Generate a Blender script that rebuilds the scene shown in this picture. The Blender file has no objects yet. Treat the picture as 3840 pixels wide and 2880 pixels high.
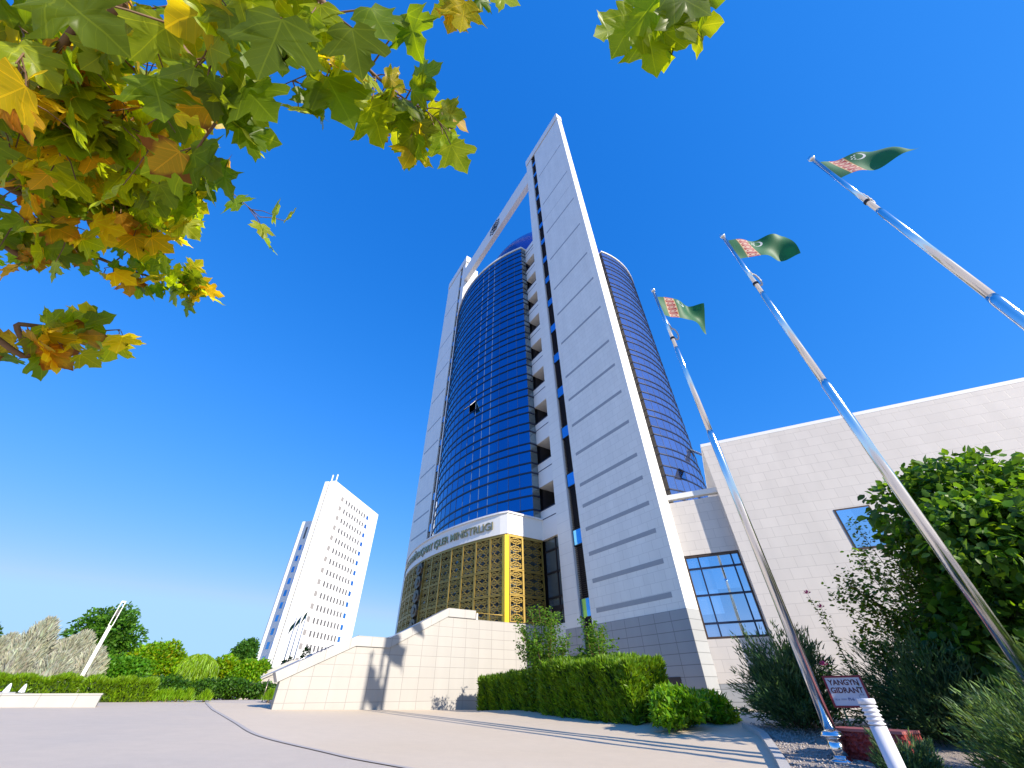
import bpy, bmesh, math, random
import numpy as np
from mathutils import Vector, Matrix
random.seed(7)
rng = np.random.default_rng(11)
S = bpy.context.scene
R = math.radians

# ------------------------------------------------------------------ camera, sky, sun, exposure
cam_d = bpy.data.cameras.new('camera')
cam = bpy.data.objects.new('camera', cam_d)
S.collection.objects.link(cam)
S.camera = cam
cam_d.sensor_width = 36.0
cam_d.sensor_fit = 'HORIZONTAL'
cam_d.lens = 13.2914
cam_d.shift_x = 10.0 / 3840.0
cam_d.clip_start = 0.05
cam_d.clip_end = 2000
RT = Vector((0.9999716, 0.0047849, -0.00582205))
UP = Vector((0.00753602, -0.6349197, 0.77254138))
FW = Vector((0.0, 0.77256332, 0.63493773))
UP = RT.cross(FW)
m = Matrix((RT, UP, -FW)).transposed().to_4x4()
m.translation = Vector((0, 0, 1.0))
cam.matrix_world = m

SUN_AZ, SUN_EL = 137.0, 25.7
world = bpy.data.worlds.new('World')
S.world = world
world.use_nodes = True
wn = world.node_tree.nodes
wl = world.node_tree.links
bg = wn['Background']
sky = wn.new('ShaderNodeTexSky')
sky.sky_type = 'NISHITA'
sky.sun_disc = False
sky.sun_elevation = R(SUN_EL)
sky.sun_rotation = R(SUN_AZ)
sky.altitude = 200
sky.air_density = 1.0
sky.dust_density = 0.0
sky.ozone_density = 3.0
# grade the sky like the photograph: one power curve per channel, the horizon glow held down
EXPO = 0.72
sep = wn.new('ShaderNodeSeparateColor'); comb = wn.new('ShaderNodeCombineColor')
wl.new(sky.outputs[0], sep.inputs[0])
for ch, gain, gam, top in ((0, 0.050, 1.65, 0.44), (1, 0.212, 0.66, 0.74), (2, 0.60, 0.42, 1.10)):
    p_ = wn.new('ShaderNodeMath'); p_.operation = 'POWER'; p_.inputs[1].default_value = gam
    g_ = wn.new('ShaderNodeMath'); g_.operation = 'MULTIPLY'; g_.inputs[1].default_value = gain
    c_ = wn.new('ShaderNodeMath'); c_.operation = 'MINIMUM'; c_.inputs[1].default_value = top
    q_ = wn.new('ShaderNodeMath'); q_.operation = 'MULTIPLY'; q_.inputs[1].default_value = 1 / (0.15 * 2 ** EXPO)
    wl.new(sep.outputs[ch], p_.inputs[0]); wl.new(p_.outputs[0], g_.inputs[0]); wl.new(g_.outputs[0], c_.inputs[0]); wl.new(c_.outputs[0], q_.inputs[0])
    wl.new(q_.outputs[0], comb.inputs[ch])
wl.new(comb.outputs[0], bg.inputs['Color'])
bg.inputs['Strength'].default_value = 0.15
sd = bpy.data.lights.new('sun', 'SUN')
sd.energy = 5.0
sd.angle = R(0.53)
sd.color = (1.0, 0.90, 0.76)
so = bpy.data.objects.new('sun', sd)
S.collection.objects.link(so)
sv = Vector((math.sin(R(SUN_AZ)) * math.cos(R(SUN_EL)), math.cos(R(SUN_AZ)) * math.cos(R(SUN_EL)), math.sin(R(SUN_EL))))
so.rotation_euler = sv.to_track_quat('Z', 'Y').to_euler()
so.location = sv * 60
S.view_settings.view_transform = 'Standard'
S.view_settings.look = 'None'
S.view_settings.exposure = EXPO
S.view_settings.gamma = 1.0
S.cycles.max_bounces = 8
S.cycles.transparent_max_bounces = 8
S.cycles.caustics_reflective = False
S.cycles.caustics_refractive = False

# ------------------------------------------------------------------ helpers
col = S.collection


def tag(o, label=None, cat=None, group=None, kind=None, category=None):
    cat = cat or category
    if label: o['label'] = label
    if cat: o['category'] = cat
    if group: o['group'] = group
    if kind: o['kind'] = kind
    return o


def empty(name, loc=(0, 0, 0), rz=0.0, **k):
    o = bpy.data.objects.new(name, None)
    o.empty_display_size = 0.3
    o.location = loc
    o.rotation_euler = (0, 0, rz)
    col.objects.link(o)
    return tag(o, **k)


class MB:
    """collects geometry, links it as ONE mesh object"""

    def __init__(s):
        s.v = []; s.f = []; s.m = []; s.sm = []

    def face(s, pts, mi=0, smooth=False):
        n = len(s.v)
        s.v += [tuple(p) for p in pts]
        s.f.append(tuple(range(n, n + len(pts))))
        s.m.append(mi); s.sm.append(smooth)

    def box(s, x0, x1, y0, y1, z0, z1, mi=0):
        x0, x1 = min(x0, x1), max(x0, x1); y0, y1 = min(y0, y1), max(y0, y1); z0, z1 = min(z0, z1), max(z0, z1)
        n = len(s.v)
        s.v += [(x0, y0, z0), (x1, y0, z0), (x1, y1, z0), (x0, y1, z0), (x0, y0, z1), (x1, y0, z1), (x1, y1, z1), (x0, y1, z1)]
        for q in ((0, 3, 2, 1), (4, 5, 6, 7), (0, 1, 5, 4), (1, 2, 6, 5), (2, 3, 7, 6), (3, 0, 4, 7)):
            s.f.append(tuple(n + i for i in q)); s.m.append(mi); s.sm.append(False)
        return s

    def obox(s, o, ex, ey, ez, mi=0):
        """box from corner o along three edge vectors"""
        o = Vector(o); ex = Vector(ex); ey = Vector(ey); ez = Vector(ez)
        if ex.cross(ey).dot(ez) < 0: ex, ey = ey, ex
        n = len(s.v)
        s.v += [tuple(p) for p in (o, o + ex, o + ex + ey, o + ey, o + ez, o + ex + ez, o + ex + ey + ez, o + ey + ez)]
        for q in ((0, 3, 2, 1), (4, 5, 6, 7), (0, 1, 5, 4), (1, 2, 6, 5), (2, 3, 7, 6), (3, 0, 4, 7)):
            s.f.append(tuple(n + i for i in q)); s.m.append(mi); s.sm.append(False)
        return s

    def prism(s, poly, axis_vec, mi=0):
        """extrude a planar polygon (3D points) by a vector"""
        a = Vector(axis_vec); P = [Vector(p) for p in poly]; n = len(P)
        nrm = Vector((0, 0, 0))
        for i in range(n): nrm += P[i].cross(P[(i + 1) % n])
        if nrm.dot(a) > 0: P.reverse()
        s.face(P, mi)
        Q = [p + a for p in P]
        s.face(list(reversed(Q)), mi)
        for i in range(n):
            j = (i + 1) % n
            s.face([P[j], P[i], Q[i], Q[j]], mi)
        return s

    def tube(s, pts, rads, seg=10, mi=0, cap=True, smooth=True):
        P = [Vector(p) for p in pts]
        if not hasattr(rads, '__len__'): rads = [rads] * len(P)
        n0 = len(s.v); prev = None
        for i, p in enumerate(P):
            t = (P[min(i + 1, len(P) - 1)] - P[max(i - 1, 0)])
            if t.length < 1e-9: t = Vector((0, 0, 1))
            t.normalize()
            if prev is None:
                a = t.cross(Vector((0, 0, 1)) if abs(t.z) < 0.95 else Vector((1, 0, 0))).normalized()
            else:
                a = (prev - t * prev.dot(t)).normalized()
            prev = a; b = t.cross(a)
            for k in range(seg):
                an = 2 * math.pi * k / seg
                s.v.append(tuple(p + (a * math.cos(an) + b * math.sin(an)) * rads[i]))
        for i in range(len(P) - 1):
            for k in range(seg):
                k2 = (k + 1) % seg
                s.f.append((n0 + i * seg + k, n0 + i * seg + k2, n0 + (i + 1) * seg + k2, n0 + (i + 1) * seg + k))
                s.m.append(mi); s.sm.append(smooth)
        if cap:
            s.f.append(tuple(n0 + k for k in reversed(range(seg)))); s.m.append(mi); s.sm.append(False)
            e = n0 + (len(P) - 1) * seg
            s.f.append(tuple(e + k for k in range(seg))); s.m.append(mi); s.sm.append(False)
        return s

    def lathe(s, c, prof, seg=28, mi=0, smooth=True):
        """prof = [(r, z)...] turned about the vertical through c"""
        return s.tube([(c[0], c[1], c[2] + z) for r, z in prof], [max(r, 1e-4) for r, z in prof], seg, mi, True, smooth)

    def build(s, name, mats, parent=None, uv=True, **k):
        me = bpy.data.meshes.new(name)
        me.from_pydata(s.v, [], s.f)
        if not isinstance(mats, (list, tuple)): mats = [mats]
        for mm in mats: me.materials.append(mm)
        me.polygons.foreach_set('material_index', s.m)
        me.polygons.foreach_set('use_smooth', s.sm)
        if uv: box_uv(me)
        me.update()
        o = bpy.data.objects.new(name, me)
        col.objects.link(o)
        if parent is not None: o.parent = parent
        return tag(o, **k)


def box_uv(me):
    """uv in metres: along the face's horizontal tangent and up"""
    uvl = me.uv_layers.new(name='UVMap')
    n = len(me.loops)
    co = np.empty(len(me.vertices) * 3, np.float32); me.vertices.foreach_get('co', co); co = co.reshape(-1, 3)
    lv = np.empty(n, np.int32); me.loops.foreach_get('vertex_index', lv)
    pn = np.empty(len(me.polygons) * 3, np.float32); me.polygons.foreach_get('normal', pn); pn = pn.reshape(-1, 3)
    lt = np.empty(len(me.polygons), np.int32); me.polygons.foreach_get('loop_total', lt)
    lp = np.repeat(np.arange(len(me.polygons)), lt)
    N = pn[lp]; P = co[lv]
    h = np.hypot(N[:, 0], N[:, 1])
    vert = h > 0.35
    hx = np.where(vert, -N[:, 1] / np.maximum(h, 1e-6), 1.0)
    hy = np.where(vert, N[:, 0] / np.maximum(h, 1e-6), 0.0)
    U = P[:, 0] * hx + P[:, 1] * hy
    V = np.where(vert, P[:, 2], P[:, 1])
    uvl.data.foreach_set('uv', np.stack([U, V], 1).astype(np.float32).ravel())


def arrays_mesh(name, V, F, mats, parent=None, colr=None, smooth=False, mi=None, **k):
    """fast mesh from numpy arrays; F (m,k); colr per-vertex rgb"""
    me = bpy.data.meshes.new(name)
    V = np.asarray(V, np.float32); F = np.asarray(F, np.int32)
    me.vertices.add(len(V)); me.vertices.foreach_set('co', V.ravel())
    kk = F.shape[1]
    me.loops.add(F.size); me.loops.foreach_set('vertex_index', F.ravel())
    me.polygons.add(len(F)); me.polygons.foreach_set('loop_start', np.arange(0, F.size, kk, dtype=np.int32))
    me.polygons.foreach_set('loop_total', np.full(len(F), kk, np.int32))
    if smooth: me.polygons.foreach_set('use_smooth', np.ones(len(F), bool))
    if not isinstance(mats, (list, tuple)): mats = [mats]
    for mm in mats: me.materials.append(mm)
    if mi is not None: me.polygons.foreach_set('material_index', np.asarray(mi, np.int32))
    if colr is not None:
        at = me.color_attributes.new('tint', 'FLOAT_COLOR', 'POINT')
        c4 = np.concatenate([np.asarray(colr, np.float32), np.ones((len(V), 1), np.float32)], 1)
        at.data.foreach_set('color', c4.ravel())
    me.update(calc_edges=True); me.validate()
    o = bpy.data.objects.new(name, me)
    col.objects.link(o)
    if parent is not None: o.parent = parent
    return tag(o, **k)


# ------------------------------------------------------------------ materials
def mat(name):
    mm = bpy.data.materials.new(name); mm.use_nodes = True
    return mm, mm.node_tree.nodes, mm.node_tree.links, mm.node_tree.nodes['Principled BSDF']


def plain(name, c, rough=0.5, metal=0.0, spec=0.5, noise=0.0, nscale=6.0, bump=0.0):
    mm, n, l, b = mat(name)
    b.inputs['Base Color'].default_value = (*c, 1); b.inputs['Roughness'].default_value = rough
    b.inputs['Metallic'].default_value = metal; b.inputs['Specular IOR Level'].default_value = spec
    if noise or bump:
        tc = n.new('ShaderNodeTexCoord'); nt = n.new('ShaderNodeTexNoise'); nt.inputs['Scale'].default_value = nscale
        nt.inputs['Detail'].default_value = 6
        l.new(tc.outputs['Object'], nt.inputs['Vector'])
        if noise:
            mx = n.new('ShaderNodeMix'); mx.data_type = 'RGBA'
            mx.inputs['A'].default_value = tuple(max(0, q * (1 - noise)) for q in c) + (1,)
            mx.inputs['B'].default_value = tuple(min(1, q * (1 + noise)) for q in c) + (1,)
            l.new(nt.outputs['Fac'], mx.inputs['Factor']); l.new(mx.outputs['Result'], b.inputs['Base Color'])
        if bump:
            bp = n.new('ShaderNodeBump'); bp.inputs['Strength'].default_value = bump; bp.inputs['Distance'].default_value = 0.02
            l.new(nt.outputs['Fac'], bp.inputs['Height']); l.new(bp.outputs['Normal'], b.inputs['Normal'])
    return mm


def tiled(name, c, w, h, gap=0.012, var=0.06, gapk=0.62, off=0.5, rough=0.38, spec=0.4, stain=0.06):
    """stone cladding: tiles of w x h metres, dark joints, per-tile tone, faint streaks"""
    mm, n, l, b = mat(name)
    uv = n.new('ShaderNodeUVMap'); uv.uv_map = 'UVMap'
    br = n.new('ShaderNodeTexBrick')
    br.offset = off; br.squash = 1.0
    br.inputs['Scale'].default_value = 1.0
    br.inputs['Brick Width'].default_value = w; br.inputs['Row Height'].default_value = h
    br.inputs['Mortar Size'].default_value = gap; br.inputs['Mortar Smooth'].default_value = 0.25
    br.inputs['Bias'].default_value = 0.0
    br.inputs['Color1'].default_value = tuple(q * (1 - var) for q in c) + (1,)
    br.inputs['Color2'].default_value = tuple(min(0.9, q * (1 + var)) for q in c) + (1,)
    br.inputs['Mortar'].default_value = tuple(q * gapk for q in c) + (1,)
    l.new(uv.outputs['UV'], br.inputs['Vector'])
    mp = n.new('ShaderNodeMapping'); mp.inputs['Scale'].default_value = (1.3, 0.22, 1)
    l.new(uv.outputs['UV'], mp.inputs['Vector'])
    nt = n.new('ShaderNodeTexNoise'); nt.inputs['Scale'].default_value = 1.1; nt.inputs['Detail'].default_value = 7
    l.new(mp.outputs['Vector'], nt.inputs['Vector'])
    ramp = n.new('ShaderNodeMapRange'); ramp.inputs['From Min'].default_value = 0.3; ramp.inputs['From Max'].default_value = 0.7
    ramp.inputs['To Min'].default_value = 1 - stain; ramp.inputs['To Max'].default_value = 1 + stain * 0.6
    l.new(nt.outputs['Fac'], ramp.inputs['Value'])
    mul = n.new('ShaderNodeMix'); mul.data_type = 'RGBA'; mul.blend_type = 'MULTIPLY'; mul.inputs['Factor'].default_value = 1
    l.new(br.outputs['Color'], mul.inputs['A']); l.new(ramp.outputs['Result'], mul.inputs['B'])
    l.new(mul.outputs['Result'], b.inputs['Base Color'])
    b.inputs['Roughness'].default_value = rough; b.inputs['Specular IOR Level'].default_value = spec
    bp = n.new('ShaderNodeBump'); bp.inputs['Strength'].default_value = 0.25; bp.inputs['Distance'].default_value = 0.006; bp.invert = True
    l.new(br.outputs['Fac'], bp.inputs['Height']); l.new(bp.outputs['Normal'], b.inputs['Normal'])
    return mm


def glassy(name, c, rough=0.03, metal=0.9, wob=0.02, w=0.95, h=0.88, var=0.12):
    """coated mirror glass; each pane a little differently tilted and toned"""
    mm, n, l, b = mat(name)
    b.inputs['Metallic'].default_value = metal; b.inputs['Roughness'].default_value = rough
    uv = n.new('ShaderNodeUVMap'); uv.uv_map = 'UVMap'
    br = n.new('ShaderNodeTexBrick'); br.offset = 0.0
    br.inputs['Scale'].default_value = 1; br.inputs['Brick Width'].default_value = w; br.inputs['Row Height'].default_value = h
    br.inputs['Mortar Size'].default_value = 0
    br.inputs['Color1'].default_value = tuple(q * (1 - var) for q in c) + (1,)
    br.inputs['Color2'].default_value = tuple(q * (1 + var) for q in c) + (1,)
    l.new(uv.outputs['UV'], br.inputs['Vector']); l.new(br.outputs['Color'], b.inputs['Base Color'])
    nt = n.new('ShaderNodeTexNoise'); nt.inputs['Scale'].default_value = 0.55; nt.inputs['Detail'].default_value = 1
    tc = n.new('ShaderNodeTexCoord'); l.new(tc.outputs['Object'], nt.inputs['Vector'])
    bp = n.new('ShaderNodeBump'); bp.inputs['Strength'].default_value = wob; bp.inputs['Distance'].default_value = 0.5
    l.new(nt.outputs['Fac'], bp.inputs['Height']); l.new(bp.outputs['Normal'], b.inputs['Normal'])
    return mm


def leafmat(name, c, trans=0.45, rough=0.45, vary=True, tcol=None, spec=0.35):
    """leaf: diffuse + light let through; 'tint' carries each leaf's own colour"""
    mm, n, l, b = mat(name)
    b.inputs['Roughness'].default_value = rough; b.inputs['Specular IOR Level'].default_value = spec
    at = n.new('ShaderNodeAttribute'); at.attribute_name = 'tint'
    mul = n.new('ShaderNodeMix'); mul.data_type = 'RGBA'; mul.blend_type = 'MULTIPLY'; mul.inputs['Factor'].default_value = 1
    mul.inputs['A'].default_value = (*c, 1); l.new(at.outputs['Color'], mul.inputs['B'])
    l.new(mul.outputs['Result'], b.inputs['Base Color'])
    tr = n.new('ShaderNodeBsdfTranslucent')
    m2 = n.new('ShaderNodeMix'); m2.data_type = 'RGBA'; m2.blend_type = 'MULTIPLY'; m2.inputs['Factor'].default_value = 1
    t = tcol or (min(1, c[0] * 2.6), min(1, c[1] * 2.2), c[2] * 0.7)
    m2.inputs['A'].default_value = (*t, 1); l.new(at.outputs['Color'], m2.inputs['B'])
    l.new(m2.outputs['Result'], tr.inputs['Color'])
    mx = n.new('ShaderNodeMixShader'); mx.inputs['Fac'].default_value = trans
    l.new(b.outputs[0], mx.inputs[1]); l.new(tr.outputs[0], mx.inputs[2])
    l.new(mx.outputs[0], n['Material Output'].inputs['Surface'])
    return mm


M = {}
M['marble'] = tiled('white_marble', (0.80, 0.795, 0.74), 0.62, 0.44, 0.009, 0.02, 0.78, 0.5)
M['pier'] = tiled('pier_marble', (0.80, 0.795, 0.74), 1.3, 0.62, 0.010, 0.02, 0.76, 0.0)
M['granite'] = tiled('grey_granite', (0.33, 0.345, 0.355), 0.86, 0.37, 0.014, 0.03, 0.55, 0.0, 0.4)
M['band'] = plain('grey_band_stone', (0.33, 0.345, 0.36), 0.45, noise=0.08)
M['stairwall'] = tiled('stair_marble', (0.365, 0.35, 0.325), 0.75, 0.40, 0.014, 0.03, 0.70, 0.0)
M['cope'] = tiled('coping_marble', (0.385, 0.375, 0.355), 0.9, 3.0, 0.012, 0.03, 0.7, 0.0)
M['annex'] = tiled('annex_limestone', (0.62, 0.575, 0.52), 0.62, 0.40, 0.010, 0.025, 0.80, 0.5)
M['white'] = plain('white_stone', (0.76, 0.755, 0.72), 0.45, noise=0.04, nscale=2)
M['glass'] = glassy('blue_mirror_glass', (0.045, 0.19, 0.44))
M['glass_side'] = glassy('pale_blue_mirror_glass', (0.21, 0.31, 0.58), 0.05)
M['glass_green'] = glassy('grey_green_glass', (0.22, 0.27, 0.28), 0.05, 0.6)
M['glass_slot'] = glassy('slot_window_glass', (0.10, 0.36, 0.66), 0.04)
M['glass_hall'] = glassy('hall_window_glass', (0.55, 0.68, 0.80), 0.02, 0.95, 0.01)
M['glass_dark'] = glassy('dark_entrance_glass', (0.16, 0.19, 0.20), 0.06, 0.5, 0.02)
M['mullion'] = plain('dark_blue_mullion', (0.012, 0.018, 0.05), 0.35)
M['mull_light'] = plain('light_mullion', (0.07, 0.14, 0.28), 0.65)
M['mull_mid'] = plain('slate_mullion', (0.04, 0.06, 0.13), 0.6)
M['glass_terrace'] = glassy('terrace_glass', (0.34, 0.38, 0.38), 0.06, 0.55)
M['black'] = plain('black_metal', (0.018, 0.016, 0.018), 0.5)
M['louvre'] = plain('brown_black_louvre', (0.035, 0.028, 0.030), 0.5)
M['brown'] = plain('brown_window_frame', (0.06, 0.035, 0.02), 0.5)
M['amber'] = plain('amber_wood', (0.30, 0.12, 0.02), 0.5)
M['dome'] = plain('cobalt_dome', (0.008, 0.03, 0.26), 0.22, 0.25, 0.6)
M['gold'] = plain('bronze_gold', (0.36, 0.245, 0.055), 0.42, 0.5, noise=0.15, nscale=3)
M['gold_bright'] = plain('yellow_gold_paint', (0.80, 0.50, 0.02), 0.35, 0.25)
M['bronze'] = plain('dark_bronze', (0.12, 0.10, 0.075), 0.45, 0.5, noise=0.2, nscale=8, bump=0.4)
M['letter'] = plain('letter_gold', (0.34, 0.29, 0.15), 0.3, 0.7)
M['steel'] = plain('polished_steel', (0.80, 0.81, 0.82), 0.13, 1.0)
M['steel_dark'] = plain('brushed_rail', (0.28, 0.23, 0.20), 0.35, 0.8)
M['pink_granite'] = plain('pink_granite_step', (0.42, 0.33, 0.31), 0.5, noise=0.2, nscale=40)
M['concrete_white'] = plain('white_paint', (0.72, 0.72, 0.71), 0.45, noise=0.03)
M['bark'] = plain('grey_brown_bark', (0.16, 0.12, 0.09), 0.8, noise=0.4, nscale=14, bump=0.6)
M['twig'] = plain('brown_twig', (0.15, 0.085, 0.04), 0.7, noise=0.3, nscale=30)
M['bollard'] = plain('lilac_white_lamp_paint', (0.66, 0.66, 0.70), 0.35, noise=0.03)
M['lens'] = plain('frosted_lens', (0.62, 0.60, 0.56), 0.25)
M['signwhite'] = plain('sign_enamel', (0.62, 0.66, 0.72), 0.3)
M['signtext'] = plain('sign_maroon_text', (0.10, 0.02, 0.03), 0.5)
M['signblue'] = plain('sign_blue_text', (0.10, 0.15, 0.30), 0.5)
M['maroon'] = plain('maroon_frame', (0.24, 0.018, 0.03), 0.45)
M['greenpost'] = plain('green_post', (0.01, 0.10, 0.04), 0.45)
M['redstone'] = plain('red_rock_faced_stone', (0.30, 0.035, 0.03), 0.6, noise=0.5, nscale=14, bump=1.0)
M['redtop'] = plain('red_sawn_stone', (0.34, 0.10, 0.10), 0.5, noise=0.15, nscale=20)
M['rope'] = plain('white_rope', (0.55, 0.53, 0.50), 0.8)
M['curb'] = plain('kerb_concrete', (0.50, 0.47, 0.43), 0.7, noise=0.1, nscale=5)
M['water'] = plain('fountain_water', (0.80, 0.84, 0.88), 0.25)
M['petal'] = plain('pink_petal', (0.70, 0.05, 0.22), 0.5)
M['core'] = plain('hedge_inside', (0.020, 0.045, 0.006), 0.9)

# ------------------------------------------------------------------ where things stand
R0 = Vector((7.16323862, 17.77957865, 0.0))          # right front corner of the tower
E1 = Vector((0.54741834, -0.8368591, 0.0))            # along its front, to the right
E2 = Vector((0.8368591, 0.54741834, 0.0))             # into the building
TOWER_RZ = math.atan2(E1.y, E1.x)


def sm(t):
    t = min(1, max(0, t)); return t * t * (3 - 2 * t)


def gz(x, y):
    """height of the gently tilted plaza"""
    p = max(-0.6, min(0.0314 - 0.0321 * x + 0.01666 * y, 0.86))
    lx = (x - R0.x) * E1.x + (y - R0.y) * E1.y
    ly = (x - R0.x) * E2.x + (y - R0.y) * E2.y
    return p + 0.49 * sm((ly + 8) / 6.5) * sm((lx + 9.2) / 5) * (1 - sm((lx - 6) / 6))


def TL(x, y, z=0.0):
    return R0 + E1 * x + E2 * y + Vector((0, 0, z))


# ------------------------------------------------------------------ ground
def sheet(name, pts_fn, mats, lift=0.0, **k):
    pass


def ground_grid(name, xs, ys, material, lift, keep=None, **k):
    xs = np.asarray(xs); ys = np.asarray(ys)
    V = [(x, y, gz(x, y) + lift) for y in ys for x in xs]
    nx = len(xs); F = []
    for j in range(len(ys) - 1):
        for i in range(nx - 1):
            F.append((j * nx + i, j * nx + i + 1, (j + 1) * nx + i + 1, (j + 1) * nx + i))
    o = arrays_mesh(name, V, F, material, smooth=True, **k)
    return o


def paving(name, c1, c2, stain):
    mm, n, l, b = mat(name)
    tc = n.new('ShaderNodeTexCoord')
    a = n.new('ShaderNodeTexNoise'); a.inputs['Scale'].default_value = 0.23; a.inputs['Detail'].default_value = 5
    d = n.new('ShaderNodeTexNoise'); d.inputs['Scale'].default_value = 3.0; d.inputs['Detail'].default_value = 8; d.inputs['Roughness'].default_value = 0.7
    e = n.new('ShaderNodeTexNoise'); e.inputs['Scale'].default_value = 90; e.inputs['Detail'].default_value = 3
    for q in (a, d, e): l.new(tc.outputs['Object'], q.inputs['Vector'])
    mx = n.new('ShaderNodeMix'); mx.data_type = 'RGBA'; mx.inputs['A'].default_value = (*c1, 1); mx.inputs['B'].default_value = (*c2, 1)
    r1 = n.new('ShaderNodeMapRange'); r1.inputs['From Min'].default_value = 0.35; r1.inputs['From Max'].default_value = 0.65
    l.new(a.outputs['Fac'], r1.inputs['Value']); l.new(r1.outputs['Result'], mx.inputs['Factor'])
    r2 = n.new('ShaderNodeMapRange'); r2.inputs['From Min'].default_value = 0.3; r2.inputs['From Max'].default_value = 0.7
    r2.inputs['To Min'].default_value = 1 - stain; r2.inputs['To Max'].default_value = 1 + stain * 0.5
    l.new(d.outputs['Fac'], r2.inputs['Value'])
    r3 = n.new('ShaderNodeMapRange'); r3.inputs['From Min'].default_value = 0.3; r3.inputs['From Max'].default_value = 0.7
    r3.inputs['To Min'].default_value = 0.94; r3.inputs['To Max'].default_value = 1.05
    l.new(e.outputs['Fac'], r3.inputs['Value'])
    mu = n.new('ShaderNodeMath'); mu.operation = 'MULTIPLY'; l.new(r2.outputs['Result'], mu.inputs[0]); l.new(r3.outputs['Result'], mu.inputs[1])
    mm2 = n.new('ShaderNodeMix'); mm2.data_type = 'RGBA'; mm2.blend_type = 'MULTIPLY'; mm2.inputs['Factor'].default_value = 1
    l.new(mx.outputs['Result'], mm2.inputs['A']); l.new(mu.outputs['Value'], mm2.inputs['B'])
    l.new(mm2.outputs['Result'], b.inputs['Base Color']); b.inputs['Roughness'].default_value = 0.75
    bp = n.new('ShaderNodeBump'); bp.inputs['Strength'].default_value = 0.15; bp.inputs['Distance'].default_value = 0.004
    l.new(e.outputs['Fac'], bp.inputs['Height']); l.new(bp.outputs['Normal'], b.inputs['Normal'])
    return mm


M['plaza'] = paving('grey_plaza_concrete', (0.50, 0.435, 0.365), (0.56, 0.475, 0.38), 0.06)
M['plaza_in'] = paving('beige_plaza_concrete', (0.60, 0.495, 0.365), (0.62, 0.52, 0.40), 0.05)
M['joint'] = plain('grey_paving_band', (0.43, 0.39, 0.36), 0.7, noise=0.08, nscale=4)
M['gravel'] = plain('gravel_soil', (0.34, 0.29, 0.25), 0.9, noise=0.45, nscale=60, bump=1.0)
M['pebble'] = plain('pebble_grey', (0.42, 0.38, 0.35), 0.8, noise=0.3, nscale=9)

xs = np.concatenate([np.arange(-900, -60, 40), np.arange(-60, -16, 4), np.arange(-16, 20, 0.8), np.arange(20, 60, 4), np.arange(60, 900, 40)])
ys = np.concatenate([np.arange(-300, -20, 40), np.arange(-20, 0, 2), np.arange(0, 34, 0.8), np.arange(34, 80, 4), np.arange(80, 1500, 60)])
ground_grid('plaza', xs, ys, M['plaza'], 0.0, kind='structure')


def strip(name, path, half, material, lift, **k):
    """band of constant width lying on the plaza along a polyline"""
    P = [Vector((x, y, 0)) for x, y in path]; mb = MB(); L = []
    for i, p in enumerate(P):
        t = (P[min(i + 1, len(P) - 1)] - P[max(i - 1, 0)]).normalized(); nrm = Vector((-t.y, t.x, 0))
        a = p + nrm * half; b = p - nrm * half
        a.z = gz(a.x, a.y) + lift; b.z = gz(b.x, b.y) + lift
        L.append((a, b))
    for i in range(len(L) - 1):
        mb.face([L[i][1], L[i + 1][1], L[i + 1][0], L[i][0]])
    return mb.build(name, material, **k)


def spline(pts, n):
    P = np.asarray(pts, float); t = np.linspace(0, len(P) - 1, n); out = []
    for q in t:
        i = min(int(q), len(P) - 2); f = q - i
        p0 = P[max(i - 1, 0)]; p1 = P[i]; p2 = P[i + 1]; p3 = P[min(i + 2, len(P) - 1)]
        out.append(tuple(0.5 * ((2 * p1) + (-p0 + p2) * f + (2 * p0 - 5 * p1 + 4 * p2 - p3) * f * f + (-p0 + 3 * p1 - 3 * p2 + p3) * f ** 3)))
    return out


arc = spline([(-13.2, 21.3), (-10.6, 17.6), (-9.3, 15.9), (-7.11, 13.04), (-5.19, 10.57), (-3.13, 8.75), (-2.03, 7.9), (0.5, 6.4), (3.5, 5.2)], 60)
# beige inner paving: from the arc to the building, 4 mm above the plaza
mb = MB()
inner = arc
for i in range(len(inner) - 1):
    a, b = inner[i], inner[i + 1]
    for s in range(14):
        f0, f1 = s / 14, (s + 1) / 14
        far_a = (a[0] * 0.35 + 9.0, a[1] * 0.2 + 21.0); far_b = (b[0] * 0.35 + 9.0, b[1] * 0.2 + 21.0)
        q = []
        for (p, fr, f) in ((a, far_a, f0), (b, far_b, f0), (b, far_b, f1), (a, far_a, f1)):
            x = p[0] + (fr[0] - p[0]) * f; y = p[1] + (fr[1] - p[1]) * f
            q.append((x, y, gz(x, y) + 0.006))
        mb.face(q, smooth=True)
mb.build('inner_paving', M['plaza_in'], kind='structure')
strip('paving_band', arc, 0.05, M['joint'], 0.012, kind='structure')

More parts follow.
